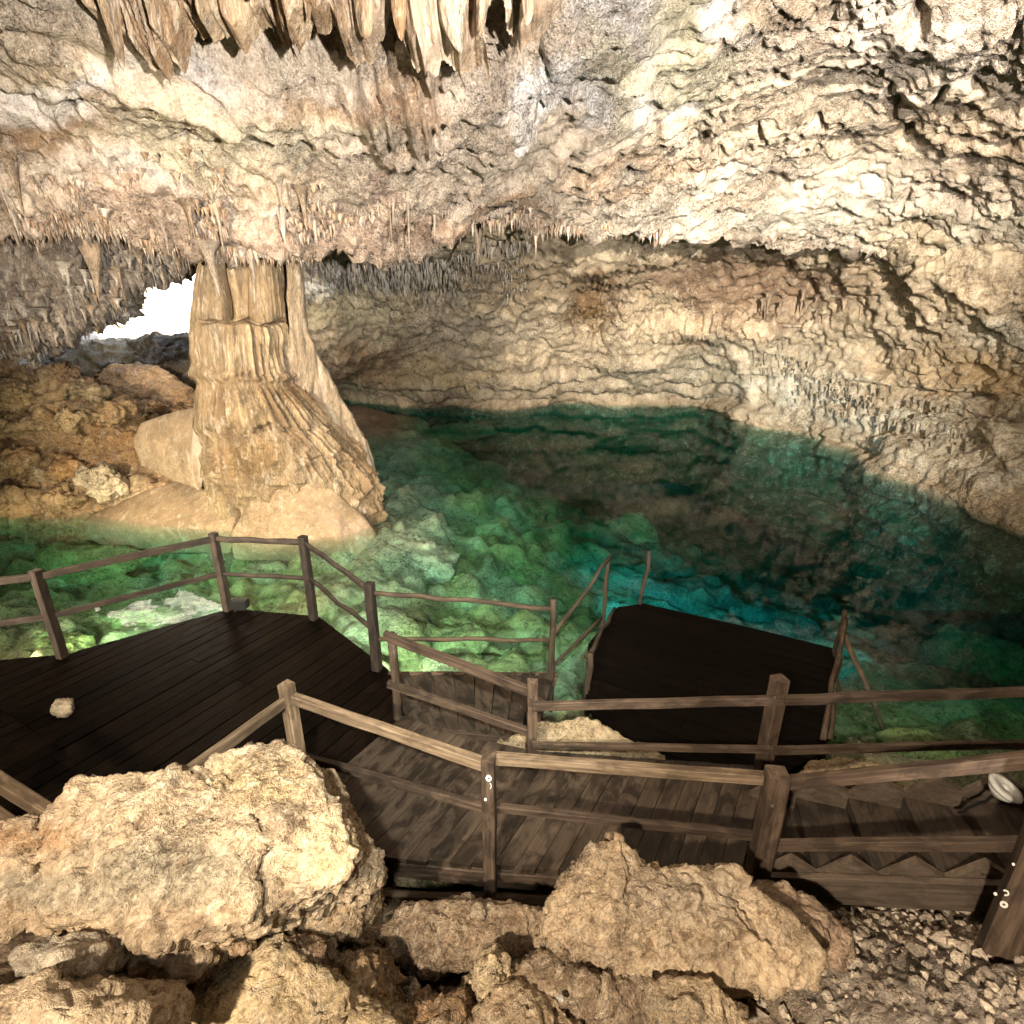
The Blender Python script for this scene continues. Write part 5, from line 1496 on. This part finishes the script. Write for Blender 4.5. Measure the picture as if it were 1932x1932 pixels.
for cv in (near, farc):
    for i in range(3):
        beam('joist', (*cv[i], DZ - 0.07), (*cv[i + 1], DZ - 0.07), 0.06, 0.13, bw, M_WOOD)

# steps at the right, climbing to the right
stair = empty('wooden_stairs', (2.0, 2.6, 0.3), 'brown wooden stairs climbing right with saw-tooth stringer', 'stairs')
NS, RUN, RISE = 6, 0.31, 0.10
s_dir = np.array([1.0, -0.30]); s_dir /= np.linalg.norm(s_dir)
s_nrm = np.array([-s_dir[1], s_dir[0]])
st0 = np.array([F2[0] + 0.10, F2[1] + 0.13])
def stringer(off, name):
    pr = [(-0.02, -0.12)]
    for i in range(NS):
        pr += [(i * RUN, i * RISE + 0.0), (i * RUN, (i + 1) * RISE - 0.04)] if False else [(i * RUN, i * RISE + 0.03), (i * RUN + RUN * 0.5, i * RISE + RISE * 0.5 + 0.16)]
    pr += [(NS * RUN, NS * RISE + 0.03), (NS * RUN, NS * RISE - 0.12)]
    bm = bmesh.new()
    rows = []
    for t in (0, 0.045):
        rows.append([bm.verts.new((st0[0] + s_dir[0] * x + s_nrm[0] * (off + t), st0[1] + s_dir[1] * x + s_nrm[1] * (off + t), DZ + 0.02 + z)) for x, z in pr])
    n = len(pr)
    bm.faces.new(rows[0]); bm.faces.new(rows[1][::-1])
    for i in range(n):
        bm.faces.new((rows[0][i], rows[1][i], rows[1][(i + 1) % n], rows[0][(i + 1) % n]))
    bmesh.ops.recalc_face_normals(bm, faces=bm.faces)
    bmesh.ops.triangulate(bm, faces=bm.faces)
    me = bpy.data.meshes.new(name)
    bm.to_mesh(me); bm.free()
    return link(name, me, M_STRINGER, stair)
stringer(0.0, 'stringer')
stringer(0.62, 'stringer')
for i in range(NS):
    a_ = st0 + s_dir * (i * RUN - 0.01)
    zt = DZ - 0.075 + (i + 1) * RISE
    q = [a_ + s_nrm * 0.05, a_ + s_dir * (RUN + 0.02) + s_nrm * 0.05, a_ + s_dir * (RUN + 0.02) + s_nrm * 0.615, a_ + s_nrm * 0.615]
    poly_plank('tread', q, zt, 0.04, stair, M_TREAD, s_nrm)
    q = [a_ + s_nrm * 0.052, a_ + s_dir * 0.02 + s_nrm * 0.052, a_ + s_dir * 0.02 + s_nrm * 0.613, a_ + s_nrm * 0.613]
    poly_plank('riser', q, zt - 0.042, RISE - 0.044, stair, M_TREAD, s_nrm)
beam('skirt_board', (*(st0 - s_nrm * 0.03), DZ - 0.02), (*(st0 + s_dir * NS * RUN - s_nrm * 0.03), DZ - 0.02 + NS * RISE), 0.04, 0.2, stair, M_STRINGER)

# steps from the deck corner down to the water platform
stp = empty('wooden_steps', (-0.4, 4.4, 0.0), 'shadowed plank steps leading from the deck corner to the water platform', 'steps')
PZ = 0.06
s0a, s0b = A4[:2] + np.array([0.1, -0.02]), B1[:2] + np.array([0.12, -0.06])
s1a, s1b = D1[:2] + np.array([0.05, -0.06]), vz(1010, 1392, PZ)[:2]
for i in range(8):
    u0, u1 = i / 8, (i + 1) / 8 - 0.004
    q = [s0a + (s1a - s0a) * u0, s0b + (s1b - s0b) * u0, s0b + (s1b - s0b) * u1, s0a + (s1a - s0a) * u1]
    poly_plank('tread', q[::-1], DZ - 0.02 - (DZ - PZ) * (i + 1) / 9, 0.04, stp, M_TREAD, s0b - s0a)
beam('stringer', (*s0a, DZ - 0.10), (*s1a, PZ - 0.09), 0.05, 0.14, stp, M_WOOD)
beam('stringer', (*s0b, DZ - 0.10), (*s1b, PZ - 0.09), 0.05, 0.14, stp, M_WOOD)

# water platform
plat = empty('water_platform', (1.4, 4.9, -0.1), 'low black plank platform at the edge of the deep pool', 'platform')
PLAT = [vz(*v, PZ)[:2] for v in [(1108, 1330), (1118, 1205), (1165, 1146), (1212, 1138), (1400, 1180), (1572, 1222), (1563, 1330), (1552, 1420), (1400, 1500), (1180, 1440)]]
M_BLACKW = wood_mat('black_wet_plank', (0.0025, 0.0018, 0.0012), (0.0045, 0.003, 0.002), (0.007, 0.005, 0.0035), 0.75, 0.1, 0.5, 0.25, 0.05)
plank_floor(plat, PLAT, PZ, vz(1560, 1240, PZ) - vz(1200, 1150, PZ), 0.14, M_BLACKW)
for i in range(7):
    beam('edge_beam', (*PLAT[i], PZ - 0.09), (*PLAT[i + 1], PZ - 0.09), 0.05, 0.10, plat, M_BLACKW)
for j in (1, 3, 5, 7):
    p = PLAT[j]
    beam('pile', (p[0], p[1] - 0.06, ground_z(p[0], p[1]) - 0.5), (p[0], p[1] - 0.06, PZ - 0.05), 0.11, 0.11, plat, M_BLACKW, rnd=True)

# ladder hand poles
def poles(label, items, base):
    t_ = empty('ladder', base, label, 'ladder')
    for nm, p0, p1, w, mt in items:
        beam(nm, p0, p1, w, w, t_, mt, rnd=True, taper=0.2, wob=0.012)
    return t_
q1 = vz(1132, 1168, PZ); q2 = vz(1200, 1142, PZ)
tq1 = at_y(1148, 1053, q1[1] + 0.05); tq2 = at_y(1224, 1040, q2[1] + 0.1)
L1 = poles('crooked stick handrails of the ladder at the far left platform corner', [('pole', up(q1, -0.8), tq1, 0.06, M_STICK), ('pole', up(q2, -1.0), tq2, 0.06, M_STICK), ('handrail', up(D1, 0.42), tq1 + np.array([0.02, -0.02, 0.02]), 0.05, M_STICK),
    ('pole', vz(1110, 1300, PZ) + np.array([0, 0, -0.3]), top_at(vz(1110, 1300, PZ), 1108, 1232), 0.07, M_STICK), ('handrail', at_y(1108, 1240, vz(1110, 1300, PZ)[1]), at_y(1160, 1148, q1[1] - 0.1), 0.05, M_STICK)], q1)
for i in range(4):
    z_ = -0.1 - 0.28 * i
    beam('rung', (q1[0], q1[1] + 0.06, z_), (q2[0], q2[1] + 0.06, z_), 0.05, 0.05, L1, M_STICK, rnd=True)
r1 = vz(1578, 1232, PZ); tr1 = at_y(1596, 1152, r1[1])
r2 = vz(1552, 1398, PZ)
L2 = poles('split wooden ladder stiles leaning at the right platform corner', [('pole', up(r1, -1.2), tr1, 0.06, M_STICK), ('handrail', r2, tr1 + np.array([0, -0.03, -0.08]), 0.055, M_WOOD), ('handrail', up(r2, 0.02) + np.array([0.06, 0, 0]), tr1 + np.array([0.03, -0.03, -0.35]), 0.04, M_STICK),
    ('pole', tr1 + np.array([0.02, -0.02, -0.30]), at_z(1700, 1445, -0.9), 0.065, M_WOODPALE)], r1)

# ------------------------------------------------------------------ small things
stone('deck_stone', 'single pale stone lying on the dark left deck', vz(122, 1345, DZ), (0.125, 0.10, 0.10), 3, (0.60, 0.52, 0.38))
stone('pebble', 'bright white pebble at the bottom centre', at_y(1058, 1888, 1.40), (0.018, 0.018, 0.014), 4, (0.85, 0.82, 0.75))
stone('pebble', 'flat grey stone on the dusty slab below the boardwalk', at_y(905, 1722, 1.95), (0.055, 0.05, 0.02), 6, (0.38, 0.30, 0.21))

# white round lamp by the stairs
def lathe(prof, n=36):
    bm = bmesh.new()
    rows = [[bm.verts.new((r * math.cos(2 * math.pi * i / n), r * math.sin(2 * math.pi * i / n), z)) for i in range(n)] for r, z in prof]
    for a_, b_ in zip(rows, rows[1:]):
        for i in range(n):
            bm.faces.new((a_[i], a_[(i + 1) % n], b_[(i + 1) % n], b_[i]))
    bm.faces.new(rows[-1]); bm.faces.new(rows[0][::-1])
    bmesh.ops.recalc_face_normals(bm, faces=bm.faces)
    me = bpy.data.meshes.new('lathe')
    bm.to_mesh(me); bm.free()
    me.polygons.foreach_set('use_smooth', np.ones(len(me.polygons), bool))
    return me
lc = at_y(1897, 1487, 2.30)
lamp = empty('round_lamp', lc, 'white round lamp with cream reflector beside the stairs at the right edge', 'lamp')
lamp.rotation_euler = (R(14), R(17), 0)
lamp.scale = (0.76, 0.76, 0.76)
for nm, pr, mt in [('rim', [(0.066, 0.012), (0.07, 0.02), (0.108, 0.012), (0.112, 0.0), (0.10, -0.02), (0.07, -0.02), (0.066, -0.018)], M_WHITE), ('reflector', [(0.0655, 0.010), (0.055, -0.006), (0.03, -0.014), (0.005, -0.016)], M_CREAM),
                   ('bulb', [(0.02, -0.013), (0.032, 0.0), (0.028, 0.016), (0.012, 0.026), (0.002, 0.027)], M_WHITE), ('housing', [(0.09, -0.021), (0.08, -0.05), (0.04, -0.09), (0.012, -0.10)], M_WHITE)]:
    o = bpy.data.objects.new(nm, lathe(pr)); o.data.materials.append(mt); COL.objects.link(o); o.parent = lamp
o = bpy.data.objects.new('bracket', beam_mesh(0.5, 0.02, 0.02, 3)); o.data.materials.append(M_BLACK); COL.objects.link(o); o.parent = lamp
o.location = (0, 0, -0.095); o.rotation_euler = (0, R(65), R(40))

# black box light on the deck corner
bb = empty('box_light', up(A2, 0.02) + np.array([0.16, 0.0, 0]), 'small black box light beside the far deck corner post', 'lamp')
for nm, sz, lo, mt in [('housing', (0.20, 0.10, 0.11), (0, 0, 0.075), M_BLACK), ('foot', (0.14, 0.06, 0.03), (0, 0, 0.01), M_BLACK)]:
    bm = bmesh.new(); bmesh.ops.create_cube(bm, size=1); bmesh.ops.scale(bm, vec=sz, verts=bm.verts)
    bmesh.ops.bevel(bm, geom=bm.edges[:], offset=0.008, segments=2, affect='EDGES')
    me = bpy.data.meshes.new(nm); bm.to_mesh(me); bm.free(); me.materials.append(mt)
    o = bpy.data.objects.new(nm, me); COL.objects.link(o); o.parent = bb; o.location = lo

# ------------------------------------------------------------------ cave floodlights and added fill lights behind the viewer, pool lamps partly added
def floodlight(pos, aim, watts, cone, blend, rad, colr, label, box=True):
    t_ = empty('floodlight', pos, label, 'lamp', 'cave floodlights')
    q = (Vector(aim) - Vector(pos)).to_track_quat('-Z', 'Y')
    t_.rotation_euler = q.to_euler()
    ld = bpy.data.lights.new('beam', 'SPOT')
    ld.energy = watts; ld.spot_size = R(cone); ld.spot_blend = blend; ld.shadow_soft_size = rad; ld.color = colr
    lo = bpy.data.objects.new('beam', ld); COL.objects.link(lo); lo.parent = t_
    me = lathe([(rad * 1.5, 0.0), (rad * 1.6, 0.01), (rad * 1.5, 0.16), (rad * 0.8, 0.26), (0.02, 0.28)] if box else [(rad * 1.3, 0.012), (rad * 1.35, 0.02), (rad * 1.1, 0.06), (0.01, 0.08)], 24)
    o = bpy.data.objects.new('housing', me); me.materials.append(M_BLACK); COL.objects.link(o); o.parent = t_
    o.location = (0, 0, rad + 0.05)
    return t_
for (pos, aim, wts, cone, bl, rad, colr, lab) in FLOODS:
    floodlight(pos, aim, wts, cone, bl, rad, colr, lab)
def pool_lamp(pos, aim, watts, colr, label, cone=120):
    t_ = floodlight(pos, aim, watts, cone, 0.9, 0.06, colr, label, False)
    t_.name = 'pool_light'  # only the blue one is in the water, the others are added
    t_['group'] = 'lamps under the water'
    return t_
pp = vz(1300, 1150, -0.15)
pool_lamp((pp[0] - 0.1, pp[1] - 0.25, -0.2), at_z(1370, 1110, -3.0), 620, (0.22, 0.6, 1.0), 'submerged lamp under the platform casting blue light', 80)
pool_lamp((A1[0] - 0.55, A1[1] - 0.22, 0.10), at_z(40, 1215, -0.35), 110, (1.0, 0.95, 0.6), 'added unseen lamp under the left deck edge casting yellow green light', 110)  # added above the water for the yellow green patch
pool_lamp((-1.75, 4.95, 0.06), at_z(960, 1050, -1.2), 60, (1.0, 0.95, 0.72), 'added unseen lamp under the deck casting green light', 100)  # added above the water, hidden by the deck, to brighten the bed
pool_lamp((-3.6, 5.05, 0.08), at_z(200, 1040, -0.7), 42, (1.0, 0.97, 0.7), 'added unseen lamp under the deck edge lighting the green rocks', 110)  # added above the water to brighten the left pool
